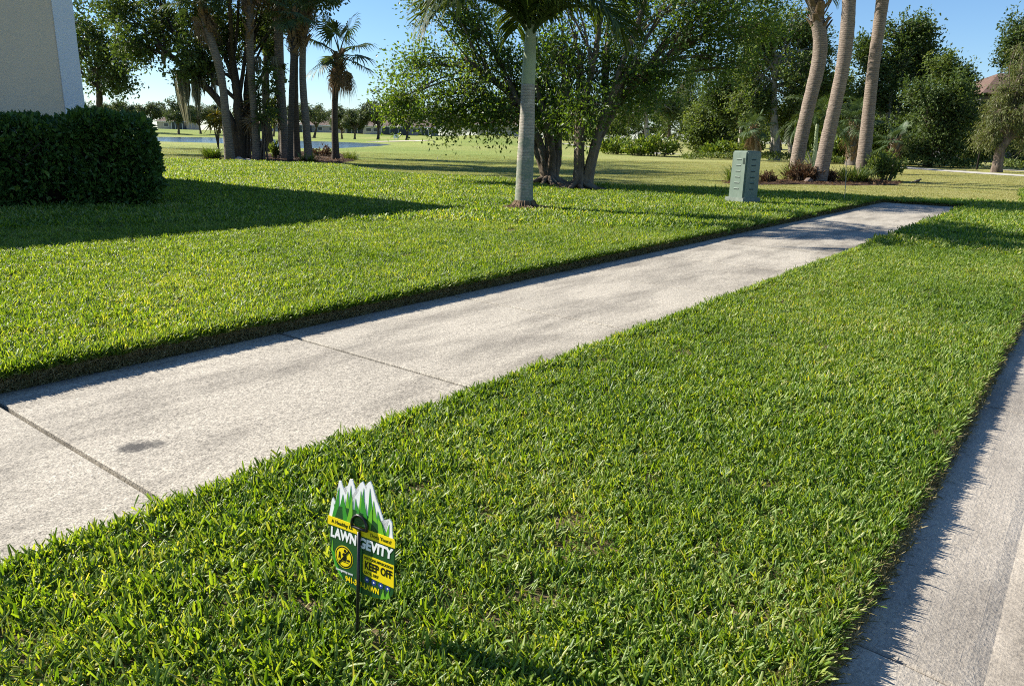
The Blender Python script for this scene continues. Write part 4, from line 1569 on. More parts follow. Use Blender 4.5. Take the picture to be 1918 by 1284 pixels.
link('roots', g.mesh('roots'), M['boot'], palm)

# ------------------------------------------------------------------ twin multi-stemmed trees
def roots_part(o, r, seed, n=11, L=0.75):
    rr = np.random.default_rng(seed)
    g = Geo()
    for i in range(n):
        t = i * 6.283 / n + rr.normal(0, .25)
        l = L * rr.uniform(.6, 1.2)
        P = [(r * .5 * math.cos(t), r * .5 * math.sin(t), .16)]
        for k in range(1, 5):
            w = r * .5 + l * k / 4
            P.append((w * math.cos(t + .12 * k), w * math.sin(t + .12 * k), max(.16 * (1 - k / 2.2), .02) - (0.05 if k == 4 else 0)))
        g.tube(np.array(P), [.10, .07, .045, .03, .015], 6, False)
    link('roots', g.mesh('roots', True), M['bark_stem'], o)


def rel(base, pts, Y):
    return np.array([at_depth(x, y, Y + dy) for x, y, dy in pts]) - np.asarray(base)


Y1, Y2 = TREE1[1], TREE2[1]
t1 = tree('multi_stem_tree', TREE1, rel(TREE1, [(1029, 346, 0), (1030, 310, 0), (1030, 280, 0), (1024, 230, .2), (1010, 150, .5)], Y1), 0.16, 0.07,
          [blob(x, y, rx, ry, Y1 + dy, dp) for x, y, rx, ry, dy, dp in ((775, 120, 55, 70, .5, 1.2), (815, 225, 38, 42, -.6, .8), (850, 50, 80, 65, .3, 1.3), (885, 165, 70, 60, -.4, 1.2), (955, 70, 75, 75, .4, 1.3),
                                                                       (960, 190, 60, 55, .9, 1.1), (830, -50, 90, 60, 0, 1.4), (950, -70, 90, 60, .6, 1.4), (1035, 200, 35, 40, .3, .7), (925, 215, 40, 26, -.7, .7), (1010, 130, 60, 60, .8, 1.0), (900, 100, 70, 60, .8, 1.2), (880, -20, 90, 50, .6, 1.3), (745, 190, 25, 30, -.2, .6))],
          'spreading multi-stemmed tree with low drooping branches behind the lone palm', seed=41, leaf='leaf_fig', bark='bark_stem', ln=0.11, wd=0.055, split=3, n_sec=7, n_twig=7, n_leaf=13, spread=.5, twig=.75, limb_r=.30,
          extra_trunks=(rel(TREE1, [(1026, 345, .1), (1012, 300, .1), (996, 260, .1), (985, 220, -.2), (950, 150, -.3)], Y1), rel(TREE1, [(1034, 345, .2), (1045, 300, .4), (1048, 240, .5), (1055, 150, .5)], Y1),
                        rel(TREE1, [(1031, 345, .2), (1036, 290, -.3), (1025, 230, -.6), (990, 120, -.8)], Y1), rel(TREE1, [(1025, 345, 0), (1018, 280, 0), (985, 215, 0), (930, 150, 0), (870, 110, 0)], Y1), rel(TREE1, [(1036, 345, .2), (1042, 260, .2), (1060, 170, .2), (1080, 60, .2)], Y1)), limb_from=(.35, 1.0), sec_r=.28, shell=.25, flare=1.35, cluster=.35)
roots_part(t1, .24, 5)
t2 = tree('multi_stem_tree', TREE2, rel(TREE2, [(1085, 355, 0), (1084, 310, 0), (1085, 250, 0), (1082, 190, .1), (1090, 100, .2)], Y2), 0.145, 0.065,
          [blob(x, y, rx, ry, Y2 + dy, dp) for x, y, rx, ry, dy, dp in ((1075, 110, 75, 75, .4, 1.2), (1150, 120, 75, 70, -.5, 1.2), (1190, 35, 85, 65, .2, 1.3), (1085, -25, 90, 65, -.3, 1.3), (1265, 70, 85, 50, .5, 1.3),
                                                                       (1350, 55, 80, 50, -.2, 1.3), (1415, 25, 60, 45, .4, 1.0), (1262, 150, 60, 38, -.6, 1.0), (1215, -75, 100, 60, .3, 1.5), (1330, -45, 95, 55, -.1, 1.4), (1115, 205, 45, 32, -.5, .8),
                                                                       (1062, 215, 34, 28, .4, .6), (1340, 115, 55, 35, .3, .9), (1190, 170, 50, 28, .7, .9), (1130, 60, 70, 60, .9, 1.2), (1280, 10, 80, 50, -.6, 1.3), (1400, -30, 80, 50, .4, 1.3), (1030, 60, 50, 60, .5, 1))],
          'forked multi-stemmed tree with wide dark crown left of the green cabinet', seed=43, leaf='leaf_fig', bark='bark_stem', ln=0.11, wd=0.055, split=3, n_sec=7, n_twig=7, n_leaf=10, spread=.5, twig=.75, limb_r=.30,
          extra_trunks=(rel(TREE2, [(1093, 355, 0), (1103, 310, 0), (1118, 250, .1), (1150, 190, .2), (1200, 110, .2)], Y2), rel(TREE2, [(1095, 354, .1), (1108, 300, .2), (1124, 240, .3), (1135, 170, .3), (1140, 80, .4)], Y2),
                        rel(TREE2, [(1089, 355, .2), (1088, 280, .4), (1070, 200, .5), (1050, 110, .6)], Y2), rel(TREE2, [(1095, 354, .1), (1112, 280, -.2), (1132, 215, -.3), (1165, 120, -.4), (1210, 0, -.4)], Y2), rel(TREE2, [(1086, 354, .1), (1086, 260, -.2), (1098, 180, -.3), (1118, 90, -.3), (1130, -20, -.3)], Y2), rel(TREE2, [(1098, 354, 0), (1120, 262, .2), (1165, 180, .3), (1240, 110, .3), (1330, 60, .3)], Y2)), limb_from=(.45, 1.0), sec_r=.28, shell=.25, flare=1.35, cluster=.35)
roots_part(t2, .24, 6)

# ------------------------------------------------------------------ green utility cabinet
CB = on_plane(1390, 380.5, SOIL_L)
cab = thing('utility_cabinet', CB, 'tall faded green utility cabinet with louvres standing on the lawn', 'cabinet', rz=math.radians(-58))
M['cab'] = None


def cab_mat():
    m, nt, b = newmat('cabinet green')
    n = noise(nt, 3.5, 7, 0.7)
    st_ = noise(nt, 9, 6, 0.7, stretch=(1, 1, 0.18))
    c = ramp(nt, n, [(0.3, (0.085, 0.13, 0.10)), (0.7, (0.14, 0.19, 0.15))])
    c = mixc(nt, math_(nt, 'MULTIPLY', ramp(nt, st_, [(.55, (0, 0, 0)), (.75, (1, 1, 1))]), .6), c, (0.03, 0.06, 0.045))
    nt.links.new(c, b.inputs['Base Color'])
    b.inputs['Roughness'].default_value = 0.55
    bump(nt, b, n, .15, .01)
    return m


M['cab'] = cab_mat()
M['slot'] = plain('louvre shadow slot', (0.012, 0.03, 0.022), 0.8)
M['cabbase'] = plain('cabinet base', (0.16, 0.19, 0.16), 0.85, .2, .3, 8)
CWX, CWY, CHT = 0.41, 0.45, 1.0
bm = bmesh.new()
bmesh.ops.create_cube(bm, size=1)
for v in bm.verts:
    tp = 0.965 if v.co.z > 0 else 1.0
    v.co = Vector((v.co.x * CWX * tp, v.co.y * CWY * tp, (v.co.z + .5) * CHT + .06))
bmesh.ops.bevel(bm, geom=[e for e in bm.edges], offset=0.028, segments=3, affect='EDGES')
me = bpy.data.meshes.new('body')
bm.to_mesh(me)
bm.free()
link('body', me, M['cab'], cab)
g = Geo()
g.box((0, 0, .06), (CWX + .09, CWY + .09, .13), taper=.96)
g.box((-.18, -.19, .0), (.06, .06, .1))
g.box((.18, -.19, .0), (.06, .06, .1))
link('base', g.mesh('base'), M['cabbase'], cab)


def louvre():
    g = Geo()
    V = np.array([(-.065, 0, .008), (.065, 0, .008), (.065, -.009, -.004), (-.065, -.009, -.004), (-.065, 0, -.006), (.065, 0, -.006)])
    g.add(V, [np.array([[0, 3, 2, 1], [3, 4, 5, 2]]), np.array([[0, 4, 3], [1, 2, 5]])])
    me = g.mesh('louvre')
    me.materials.append(M['cab'])
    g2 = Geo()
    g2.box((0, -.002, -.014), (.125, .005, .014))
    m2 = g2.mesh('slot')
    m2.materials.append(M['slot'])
    return me, m2


LV, SL = louvre()
for face in (0, 1):
    for i in range(6):
        z = .90 - i * .118
        k = 1.0 - .035 * (z / CHT)
        o = link('louvre', LV, None, cab)
        rot = 0 if face == 0 else math.pi / 2
        off = CWY / 2 if face == 0 else CWX / 2
        pos = Vector((0, -off * k, z))
        pos.rotate(Matrix.Rotation(rot, 3, 'Z'))
        o.location = pos
        o.rotation_euler.z = rot
        s = link('slot', SL, None, o)
g = Geo()
g.box((0.13, -CWY / 2 * .96, .86), (.05, .012, .12))
link('hasp', g.mesh('hasp'), M['slot'], cab)

# thin marker stake
MB_ = on_plane(1582, 373, SOIL_L)
mt = at_depth(1585, 300, MB_[1]) - MB_
g = Geo()
g.tube(np.array([(0, 0, -.05), mt * .5 + np.array([.01, 0, 0]), mt]), .009, 6)
mk = thing('marker_stake', MB_, 'thin pale marker stake upright in the lawn near the sidewalk end', 'stake')
M['stake'] = plain('weathered fibreglass', (0.42, 0.36, 0.24), .6)
link('rod', g.mesh('rod'), M['stake'], mk)
g = Geo()
g.tube(np.array([mt - mt * .06, mt]), .011, 6)
link('tip', g.mesh('tip'), plain('orange tip', (.5, .22, .07), .6), mk)

# small black bird on the turf
bp = gp(1717, 346)
bird = thing('bird', bp, 'small black bird standing on the dry turf beyond the sidewalk end', 'bird', rz=-0.5)
g = Geo()
ctr = np.array([(-.16, 0, .10), (-.10, 0, .115), (-.05, 0, .125), (0, 0, .135), (.045, 0, .15), (.075, 0, .185), (.095, 0, .205), (.115, 0, .205), (.135, 0, .198), (.155, 0, .195)])
g.tube(ctr, [.008, .022, .048, .058, .048, .03, .03, .026, .011, .003], 10, True)
g.tube(np.array([(-.09, 0, .12), (-.16, 0, .10), (-.22, 0, .085)]), [.02, .017, .014], 6)
for sgn in (-1, 1):
    g.tube(np.array([(0, sgn * .022, .11), (-.008, sgn * .024, .05), (0, sgn * .024, -.005)]), [.008, .005, .005], 5)
    g.tube(np.array([(-.015, sgn * .024, .002), (.03, sgn * .026, .002)]), .004, 4)
    g.tube(np.array([(.03, sgn * .045, .14), (-.04, sgn * .052, .13), (-.12, sgn * .03, .11)]), [.018, .022, .006], 6)
link('body', g.mesh('bird_body', True), plain('black feathers', (.008, .008, .010), .45), bird)

# ------------------------------------------------------------------ mulch beds
def bed(name, px_poly, label, lift=0.09):
    P = np.array([gp(x, y)[:2] for x, y in px_poly])
    c = P.mean(0)
    rows = []
    rng = np.random.default_rng(len(px_poly))
    n = 48
    cl = np.vstack([P, P[:1]])
    cu = np.concatenate([[0], np.cumsum(np.linalg.norm(np.diff(cl, axis=0), axis=1))])
    u = np.linspace(0, cu[-1], n + 1)[:-1]
    ring = np.stack([np.interp(u, cu, cl[:, 0]), np.interp(u, cu, cl[:, 1])], 1)
    V = []
    fr = [1.0, .93, .8, .55, .28]
    for f in fr:
        q = c + (ring - c) * f
        z = terr(q[:, 0], q[:, 1]) + (-.05 if f == 1.0 else lift * (1 - f * .5) + rng.normal(0, .015, n))
        V.append(np.column_stack([q, z]))
    V = np.vstack(V + [np.array([[c[0], c[1], float(terr(c[0], c[1])) + lift]])])
    q = []
    j = np.arange(n)
    for k in range(len(fr) - 1):
        q.append(np.stack([k * n + j, k * n + (j + 1) % n, (k + 1) * n + (j + 1) % n, (k + 1) * n + j], 1))
    k = len(fr) - 1
    tri = np.stack([k * n + j, k * n + (j + 1) % n, np.full(n, len(V) - 1)], 1)
    o = link(name, mesh_np(name, V, [np.concatenate(q), tri], smooth=True), M['mulch'])
    tag(o, label, None, None, 'structure')
    # loose chips
    rng = np.random.default_rng(99)
    lo, hi = P.min(0), P.max(0)
    pts = rng.uniform(lo, hi, (6000, 2))
    pts = pts[poly_sd(P, pts[:, 0], pts[:, 1]) < -.1][:1500]
    g = Geo()
    for p in pts:
        s = rng.uniform(.03, .10)
        z = float(terr(p[0], p[1])) + lift * .75 + rng.uniform(0, .03)
        d = rng.normal(size=3) * np.array([1, 1, .3])
        d /= np.linalg.norm(d)
        e = np.cross(d, [0, 0, 1.0]) * .35
        c3 = np.array([p[0], p[1], z])
        g.add(np.array([c3 - d * s, c3 + e * s, c3 + d * s, c3 - e * s + np.array([0, 0, s * .3])]), np.array([[0, 1, 2], [0, 2, 3]]), rng.random())
    oo = link('mulch_chips', g.mesh('mulch_chips'), M['leaf_brown'])
    tag(oo, 'loose bark chips on the ' + label.split(' ', 1)[1] if False else 'loose bark chips lying on ' + label, None, None, 'stuff')


bed('mulch_bed', [(412, 300), (520, 305), (640, 307), (668, 302), (660, 293), (630, 287), (560, 284), (480, 290), (430, 293)], 'the brown mulch bed under the left palms')
bed('mulch_bed', [(1340, 343), (1400, 347), (1500, 346), (1600, 348), (1690, 347), (1695, 342), (1640, 338), (1560, 338), (1470, 338), (1400, 339)], 'the brown mulch bed under the leaning palms', .06)

# ------------------------------------------------------------------ three leaning palms at right
PINQ = [pinnate_mesh(850 + i, e, 2.9, dr, 44, 0.6, 0.05, 20) for i, (e, dr) in enumerate(((75, 90), (48, 110), (20, 100), (-10, 70)))]
for m_ in PINQ:
    m_.materials.append(M['frond'])


def feather_palm(base_px, axis, r_px, label, seed, Y=None, boots=None, n=18):
    b = gp(*base_px)
    if Y:
        b = at_depth(base_px[0], base_px[1], Y)
        b[2] = float(terr(b[0], b[1]))
    Y = b[1]
    k = Y / F
    o = thing('leaning_palm', b, label, 'palm tree', 'leaning palms in the right mulch bed')
    rng = np.random.default_rng(seed)
    A = np.array([at_depth(x, y, Y) for x, y in axis]) - b
    A[0, 2] = 0
    P = trunk_line(A, 70)
    P[0, 2] -= .1
    u = np.linspace(0, 1, 70)
    R = np.interp(u, np.linspace(0, 1, len(r_px)), np.array(r_px) * k / 2) * (1 + .02 * np.sin(u * 260))
    g = Geo()
    g.tube(P, R, 16, True, .03, rng)
    link('trunk', g.mesh('trunk', True), M['ringed'], o)
    if boots:
        link('boots', boots_geo(P, R[-1] * 1.0, P[-1, 2] * boots, P[-1, 2], rng, 90, 1.6).mesh('boots'), M['boot'], o)
    for i in range(n):
        f = link('frond', PINQ[min(3, int(4 * i / n))], None, o)
        f.location = Vector(P[-1] - np.array([0, 0, .1 + .2 * i / n]))
        f.rotation_euler = (rng.normal(0, .12), 0, i * 2.399)
        s = rng.uniform(.85, 1.1)
        f.scale = (s, s, s)
    return o


feather_palm((1490, 316), [(1490, 317), (1500, 260), (1516, 190), (1532, 130), (1540, 85), (1535, 45), (1524, 15), (1518, -30), (1514, -120)], [25, 24, 23, 24, 24, 22, 21, 20], 'leftmost leaning palm with ragged brown boots at its crown', 1, Y=31.5, boots=.63)
feather_palm((1533, 342), [(1534, 342), (1545, 285), (1560, 215), (1576, 145), (1586, 80), (1590, 20), (1592, -40), (1590, -130), (1586, -240)], [27, 25, 23, 23, 24, 22, 21, 20, 19], 'leaning ringed palm trunk in the middle of the right mulch bed', 2)
feather_palm((1613, 337), [(1612, 337), (1620, 280), (1627, 210), (1634, 140), (1643, 70), (1652, 15), (1657, -30), (1658, -130), (1656, -240)], [25, 23, 21, 20, 20, 21, 21, 19, 18], 'rightmost leaning palm beside the leafy shrub', 3)

# bed planting at right
clump('grass_clump', gp(1376, 342), 160, .75, .03, 'lime grassy clump half behind the green cabinet', 'leaf_lime', 'plant', 11, .28, (5, 45), 'plants in the right mulch bed', brown=60)
shrub('brown_clump', gp(1438, 343), (.36, .34, .38), 'low brown clump right of the cabinet', 'leaf_brown', 12, 700, .13, .03, 'plant', 'plants in the right mulch bed')
shrub('brown_clump', gp(1502, 341), (.85, .6, .72), 'wide brown clump at the foot of the leftmost leaning palm', 'leaf_brown', 13, 2200, .16, .035, 'plant', 'plants in the right mulch bed')
clump('grass_clump', gp(1486, 338), 150, .95, .03, 'pale grassy clump behind the wide brown one', 'leaf_lime', 'plant', 17, .35, (5, 50), 'plants in the right mulch bed')
shrub('brown_clump', gp(1550, 342), (.4, .35, .5), 'small dark brown clump right of the middle leaning palm', 'leaf_brown', 14, 700, .14, .03, 'plant', 'plants in the right mulch bed')
clump('grass_clump', gp(1597, 342), 420, .85, .035, 'spiky dark clump left of the rightmost leaning palm', 'leaf_oak', 'plant', 15, .5, (5, 65), 'plants in the right mulch bed', brown=160)
shrub('leafy_shrub', gp(1655, 340), (.85, .8, 1.25), 'rounded glossy green shrub right of the rightmost leaning palm', 'leaf_mid', 16, 1500, .2, .075, group='plants in the right mulch bed')


def rock(p, s, label, seed, mat='rock'):
    rng = np.random.default_rng(seed)
    bm = bmesh.new()
    bmesh.ops.create_icosphere(bm, subdivisions=2, radius=1)
    for v in bm.verts:
        k = 1 + rng.normal(0, .09)
        v.co = Vector((v.co.x * s[0] * k, v.co.y * s[1] * k, max(-.3, v.co.z) * s[2] * k + s[2] * .2))
    me = bpy.data.meshes.new('rock')
    bm.to_mesh(me)
    bm.free()
    o = link('rock', me, M[mat])
    o.location = Vector(p)
    return tag(o, label, 'rock')


M['rock_brown'] = plain('brown rock', (.16, .12, .10), .9, .2, .3, 8, .6, 20)
rock(gp(1514, 343), (.17, .14, .17), 'brown rock beside the middle leaning palm', 3, 'rock_brown')

# ------------------------------------------------------------------ left group of sabal palms
def sab(base_px, axis, wpx, label, seed, Y=None, **kw):
    b = gp(*base_px)
    if Y:
        b = at_depth(base_px[0], base_px[1], Y)
        b[2] = float(terr(b[0], b[1]))
    Yb = b[1]
    A = np.array([at_depth(x, y, Yb) for x, y in axis])
    A[0] = b
    return sabal(b, A, wpx * Yb / F / 2, label, seed, group='sabal palms left of the lawn', **kw)


sab((431, 300), [(431, 300), (424, 230), (418, 160), (407, 105), (393, 75), (383, 35), (376, -5)], 15, 'sabal palm bending left above the clipped yellow bush', 1, boots=(.78, 1.0), fan_scale=1.15)
sab((483, 300), [(483, 300), (478, 230), (471, 150), (467, 80), (468, 20), (468, -60)], 14, 'second sabal palm from the left with peeling boots', 2, boots=(.62, 1.0), fan_scale=1.1)
sab((535, 300), [(535, 300), (530, 220), (523, 140), (522, 60), (521, 0), (521, -80)], 16, 'tall thick sabal palm in the middle of the left group', 3, boots=(.69, 1.0), fan_scale=1.1, n_dead=5, boot_n=80)
sab((543, 298), [(543, 298), (545, 220), (547, 150), (549, 100), (550, 20)], 10, 'slim dark sabal palm just right of the thick one', 4, boots=(.72, 1.0), mat='sabal_dark', fan_scale=.9, n_fan=16, Y=37)
sab((556, 283), [(557, 283), (554, 230), (552, 170), (553, 110), (555, 20)], 12, 'distant sabal palm behind the slim dark one', 5, boots=(.7, 1.0), mat='sabal_dark', fan_scale=1.0, n_fan=16, Y=44)
sab((578, 287), [(580, 287), (573, 230), (566, 150), (567, 80), (570, 30), (572, -40)], 13, 'sabal palm with a shaggy ball of boots under its crown', 6, boots=(.64, .95), fan_scale=1.25, boot_n=150, boot_size=1.4, n_dead=4, Y=39)
sab((629, 300), [(629, 300), (627, 240), (627, 180), (631, 145), (636, 100)], 12, 'short dark sabal palm standing apart at the right of the group', 7, boots=(.70, .98), mat='sabal_dark', fan_scale=1.5, n_fan=9, n_dead=7, boot_n=90, boot_size=1.3, kmax=4)

# oak with a long limb to the left, draped with moss
OB = gp(452, 299)
OB = at_depth(452, 299, 38.5)
OB[2] = float(terr(OB[0], OB[1]))
YO = OB[1]
oak = tree('mossy_oak', OB, rel(OB, [(452, 299, 0), (450, 250, 0), (446, 190, 0), (440, 140, .2), (430, 80, .3)], YO), .30, .15,
           [blob(x, y, rx, ry, YO + dy * 1.6, dp * 1.7) for x, y, rx, ry, dy, dp in ((230, 30, 55, 40, 0, 1.6), (290, 60, 60, 45, 1, 1.8), (350, 95, 55, 45, -.5, 1.6), (300, 0, 80, 40, 1, 2), (390, 30, 60, 50, .5, 2), (250, 85, 30, 22, -.4, 1), (370, 130, 35, 22, 0, 1),
                                                                        (440, 60, 60, 70, 1.5, 2), (500, 40, 60, 60, 2, 2), (545, 20, 40, 35, 2.5, 1.6), (420, -50, 120, 50, 1, 3), (595, -10, 40, 30, 2, 1.5), (330, -130, 90, 60, 0, 3), (480, -140, 100, 60, 1, 3), (420, -240, 110, 60, 0, 3), (560, -100, 70, 60, 2, 2.5), (350, -150, 80, 60, -4, 2), (450, -170, 80, 60, -5, 2), (500, -180, 80, 60, 4, 2), (420, -210, 90, 60, 6, 2), (560, -160, 80, 60, 5, 2), (300, -160, 80, 60, 3, 2))],
           'dark mossy oak with a long limb reaching left between the sabal palms', seed=71, leaf='leaf_oak', bark='bark_dark', ln=.20, wd=.11, n_sec=12, n_twig=7, n_leaf=22, spread=.5, twig=.95, limb_r=.3,
           extra_trunks=(rel(OB, [(458, 299, .2), (462, 240, .3), (462, 170, .4), (470, 90, .6)], YO), rel(OB, [(447, 299, -.1), (436, 230, -.2), (405, 180, -.2), (350, 130, 0), (290, 80, 0)], YO)), limb_from=(.5, 1), shell=.35)
g = Geo()
rng = np.random.default_rng(8)
for (x, y0_, y1_, n, w) in ((338, 135, 248, 130, 9), (349, 145, 190, 30, 4), (364, 150, 230, 80, 7), (378, 150, 185, 40, 6), (400, 140, 190, 40, 5), (305, 100, 130, 25, 4), (210, 130, 210, 0, 4), (480, 110, 150, 30, 6), (515, 110, 140, 30, 6)):
    for i in range(n):
        xx = x + rng.normal(0, w) * .6
        Yd = YO + rng.normal(0, .25)
        yb = y0_ + (y1_ - y0_) * rng.uniform(.35, 1.0)
        drift = (rng.normal(14, 3) * (yb - y0_) / 100) - (xx - x) * .75 * (yb - y0_) / (y1_ - y0_)
        A = np.array([at_depth(xx, y0_ - 4, Yd), at_depth(xx + drift * .4 + rng.normal(0, 1.3), (y0_ + yb) / 2, Yd), at_depth(xx + drift, yb, Yd)]) - OB
        sdv = rng.normal(size=3)
        sdv[2] = 0
        sdv /= np.linalg.norm(sdv)
        ww = rng.uniform(.02, .05)
        V = np.array([A[0] - sdv * ww * .5, A[0] + sdv * ww * .5, A[1] - sdv * ww, A[1] + sdv * ww, A[2]])
        g.add(V, [np.array([[0, 1, 3, 2]]), np.array([[2, 3, 4]])], rng.random())
link('moss', g.mesh('moss'), M['moss'], oak)['kind'] = 'stuff'

# trees behind the house
def quick(name, base_px, Y, trunk, r, blobs, label, seed, **kw):
    b = at_depth(base_px, 290, Y)
    b[2] = float(terr(b[0], b[1]))
    T = rel(b, [(x, y, 0) for x, y in trunk], Y)
    T[0] = (0, 0, 0)
    deep = kw.pop('deep', .9)
    sl = kw.pop('scale_leaf', 1.0)
    kw['ln'] *= sl
    kw['wd'] *= sl
    ex = [np.vstack([[0, 0, 0], rel(b, [(x, y, .3) for x, y in e], Y)]) for e in kw.pop('extra', [])]
    return tree(name, b, T, r, r * .45, [blob(x, y, rx, ry, Y + dy, (rx + ry) / 2 * Y / F * deep) for x, y, rx, ry, dy in blobs], label, seed=seed, extra_trunks=ex, **kw)


quick('oak_tree', 187, 46, [(187, 290), (187, 220), (186, 170), (180, 110)], .25, [(190, 60, 30, 45, 0), (205, 110, 32, 40, .5), (185, 140, 28, 35, 0), (215, 150, 25, 25, -.4), (150, 40, 60, 60, 1), (90, 20, 70, 60, 1), (110, 100, 70, 60, 0)],
      'oak tree rising behind the house corner', 81, leaf='leaf_oak', bark='bark_dark', ln=.22, wd=.12, n_sec=12, n_twig=7, n_leaf=14, spread=.5, twig=1.0, group='oaks beyond the house', deep=2.6)

quick('oak_tree', 505, 55, [(505, 290), (500, 230), (497, 170), (500, 90)], .34, [(440, 40, 45, 45, 0), (505, 60, 30, 30, 0), (530, -20, 60, 40, 0), (440, -60, 70, 50, 0), (560, -80, 70, 50, 0), (500, -150, 80, 50, 0), (450, -120, 70, 50, 7), (560, -130, 70, 50, -6), (520, -190, 70, 50, 9)],
      'dark oak filling the gap behind the sabal palms', 82, leaf='leaf_oak', bark='bark_dark', ln=.26, wd=.15, n_sec=11, n_twig=6, n_leaf=13, spread=.5, twig=1.2, group='oaks beyond the house', deep=2.6)
quick('oak_tree', 60, 62, [(60, 290), (62, 220), (60, 150)], .34, [(0, 60, 60, 60, 0), (80, 40, 60, 60, 0), (40, -40, 80, 60, 0), (120, 110, 50, 50, 0), (-60, 0, 80, 70, 0)],
      'oak hidden behind the house wall', 83, leaf='leaf_oak', bark='bark_dark', ln=.28, wd=.16, n_sec=9, n_twig=6, n_leaf=12, spread=.5, twig=1.3, group='oaks beyond the house', deep=2.6)

# dracaena thicket and small plants in the left bed
def rosette_stem(name, base_px, Y, heads, label, seed, leaf='leaf_oak', L=.7, n=46):
    b = at_depth(base_px[0], base_px[1], Y)
    b[2] = float(terr(b[0], b[1]))
    o = thing(name, b, label, 'plant')
    rng = np.random.default_rng(seed)
    gs, gl = Geo(), Geo()
    for (x, y) in heads:
        h_ = at_depth(x, y, Y + rng.normal(0, .3)) - b
        gs.tube(bez(np.array([rng.normal(0, .15), rng.normal(0, .15), -.05]), np.array([h_[0] * .4, h_[1] * .4, h_[2] * .6]), h_, 8), np.linspace(.05, .03, 8), 6)
        for i in range(n):
            d = rng.normal(size=3)
            d[2] = d[2] * .8 + .15
            d /= np.linalg.norm(d)
            sdv = np.cross(d, rng.normal(size=3))
            sdv /= np.linalg.norm(sdv)
            l = L * rng.uniform(.7, 1.15)
            w = .028
            V = np.array([h_ - sdv * w * .6, h_ + sdv * w * .6, h_ + d * l * .5 - sdv * w, h_ + d * l * .5 + sdv * w, h_ + d * l + np.array([0, 0, -.25 * l])])
            gl.add(V, [np.array([[0, 1, 3, 2]]), np.array([[2, 3, 4]])], rng.random())
    link('stems', gs.mesh('stems'), M['bark'], o)
    link('leaves', gl.mesh('leaves'), M[leaf], o)['kind'] = 'stuff'
    return o


rosette_stem('dracaena', (498, 292), 38, [(492, 155), (497, 200), (505, 172), (488, 225), (508, 215), (500, 130), (484, 180)], 'spiky dark rosettes on bare stems right of the second sabal palm', 5, 'leaf_oak', .8)
rosette_stem('dracaena', (470, 296), 38.5, [(466, 200), (473, 230), (462, 215), (476, 190)], 'dry spiky stems between the two leftmost palms', 6, 'dead', .75, 60)
rosette_stem('croton', (408, 285), 44, [(405, 215), (412, 228), (400, 232)], 'yellow spiky croton left of the bending sabal palm', 7, 'leaf_croton', .75, 60)
vb = at_depth(527, 297, 39.5)
vb[2] = float(terr(vb[0], vb[1]))
tree('vine_trunk', vb, rel(vb, [(527, 297, 0), (524, 230, 0), (520, 170, 0), (520, 110, 0)], 39.5), .11, .07, [blob(x, y, rx, ry, 39.5) for x, y, rx, ry in ((520, 130, 10, 30), (522, 170, 9, 25), (514, 215, 12, 30), (505, 90, 20, 40))],
     'slim trunk wrapped in leafy vine behind the thick sabal palm', seed=9, leaf='leaf_mid', bark='bark_dark', ln=.17, wd=.12, n_sec=10, n_twig=5, n_leaf=9, spread=.6, twig=.3)
clump('clipped_bush', gp(398, 301), 420, .75, .03, 'squat clipped bush with yellow green top left of the palms', 'leaf_lime', 'shrub', 22, .32, (2, 22), brown=260)
clump('grass_clump', gp(577, 306), 90, .8, .03, 'brown spiky clump in front of the left mulch bed', 'leaf_lime', 'plant', 23, .4, (8, 55), brown=300)
clump('grass_clump', gp(656, 299), 220, .75, .025, 'green spiky clump right of the short dark sabal palm', 'leaf_mid', 'plant', 24, .42, (5, 60), brown=60)
shrub('leafy_shrub', gp(605, 294), (.9, .7, .75), 'low brownish shrub between the shaggy palm and the short one', 'leaf_brown', 25, 500, .16, .08)
shrub('leafy_shrub', gp(516, 299), (.3, .3, .95), 'small upright shrub left of the thick sabal palm', 'leaf_mid', 26, 260, .2, .1, stems=5)
rock(gp(446, 300.5), (.24, .16, .14), 'pale rock at the front of the left mulch bed', 31)
rock(gp(461, 301), (.34, .16, .09), 'long flat pale stone in front of the left palms', 32)
# dark timber box at the water's edge
wb = at_depth(499, 268, 85)
wb[2] = float(terr(wb[0], wb[1]))
tb = thing('timber_box', wb, 'low dark timber box at the edge of the lake', 'box')
M['timber'] = plain('dark timber', (.02, .018, .016), .9, .1, .3, 5)
for i in range(3):
    g = Geo()
    g.box((0, 0, .08 + .17 * i), (1.5, .5, .155))
    link('board', g.mesh('board'), M['timber'], tb)

# ------------------------------------------------------------------ far bank: oaks and houses
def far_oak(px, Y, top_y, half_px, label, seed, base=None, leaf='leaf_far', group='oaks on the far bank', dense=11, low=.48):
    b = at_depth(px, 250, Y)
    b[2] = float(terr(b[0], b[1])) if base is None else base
    k = Y / F
    yb = CY
    # pixel row of the base
    v = b - np.array([0, 0, CAMH])
    by = CY - F * (v @ AY) / (v @ AF)
    H = (by - top_y) * k
    r = half_px * k * 1.15
    rng = np.random.default_rng(seed)
    bl = []
    for i in range(6):
        a = i * 1.05 + rng.normal(0, .3)
        bl.append((b + np.array([math.cos(a) * r * .55, math.sin(a) * r * .55, H * rng.uniform(low, .72)]), np.array([r * .55, r * .55, H * (.2 if low > .4 else .26)])))
    bl.append((b + np.array([0, 0, H * .8]), np.array([r * .6, r * .6, H * .2])))
    lean = rng.normal(0, .04) * H
    return tree('oak_tree', b, [(0, 0, 0), (lean * .4, 0, H * .16), (lean, 0, H * .34)], .035 * H, .02 * H, bl, label, seed=seed, leaf=leaf, bark='bark', ln=.034 * H + .12, wd=.021 * H + .08, n_sec=dense // 2 + 1, n_twig=6, n_leaf=12, spread=.7,
                twig=H * .11, limb_r=.4, group=group, limb_from=(.7, 1), shell=.4, split=2)


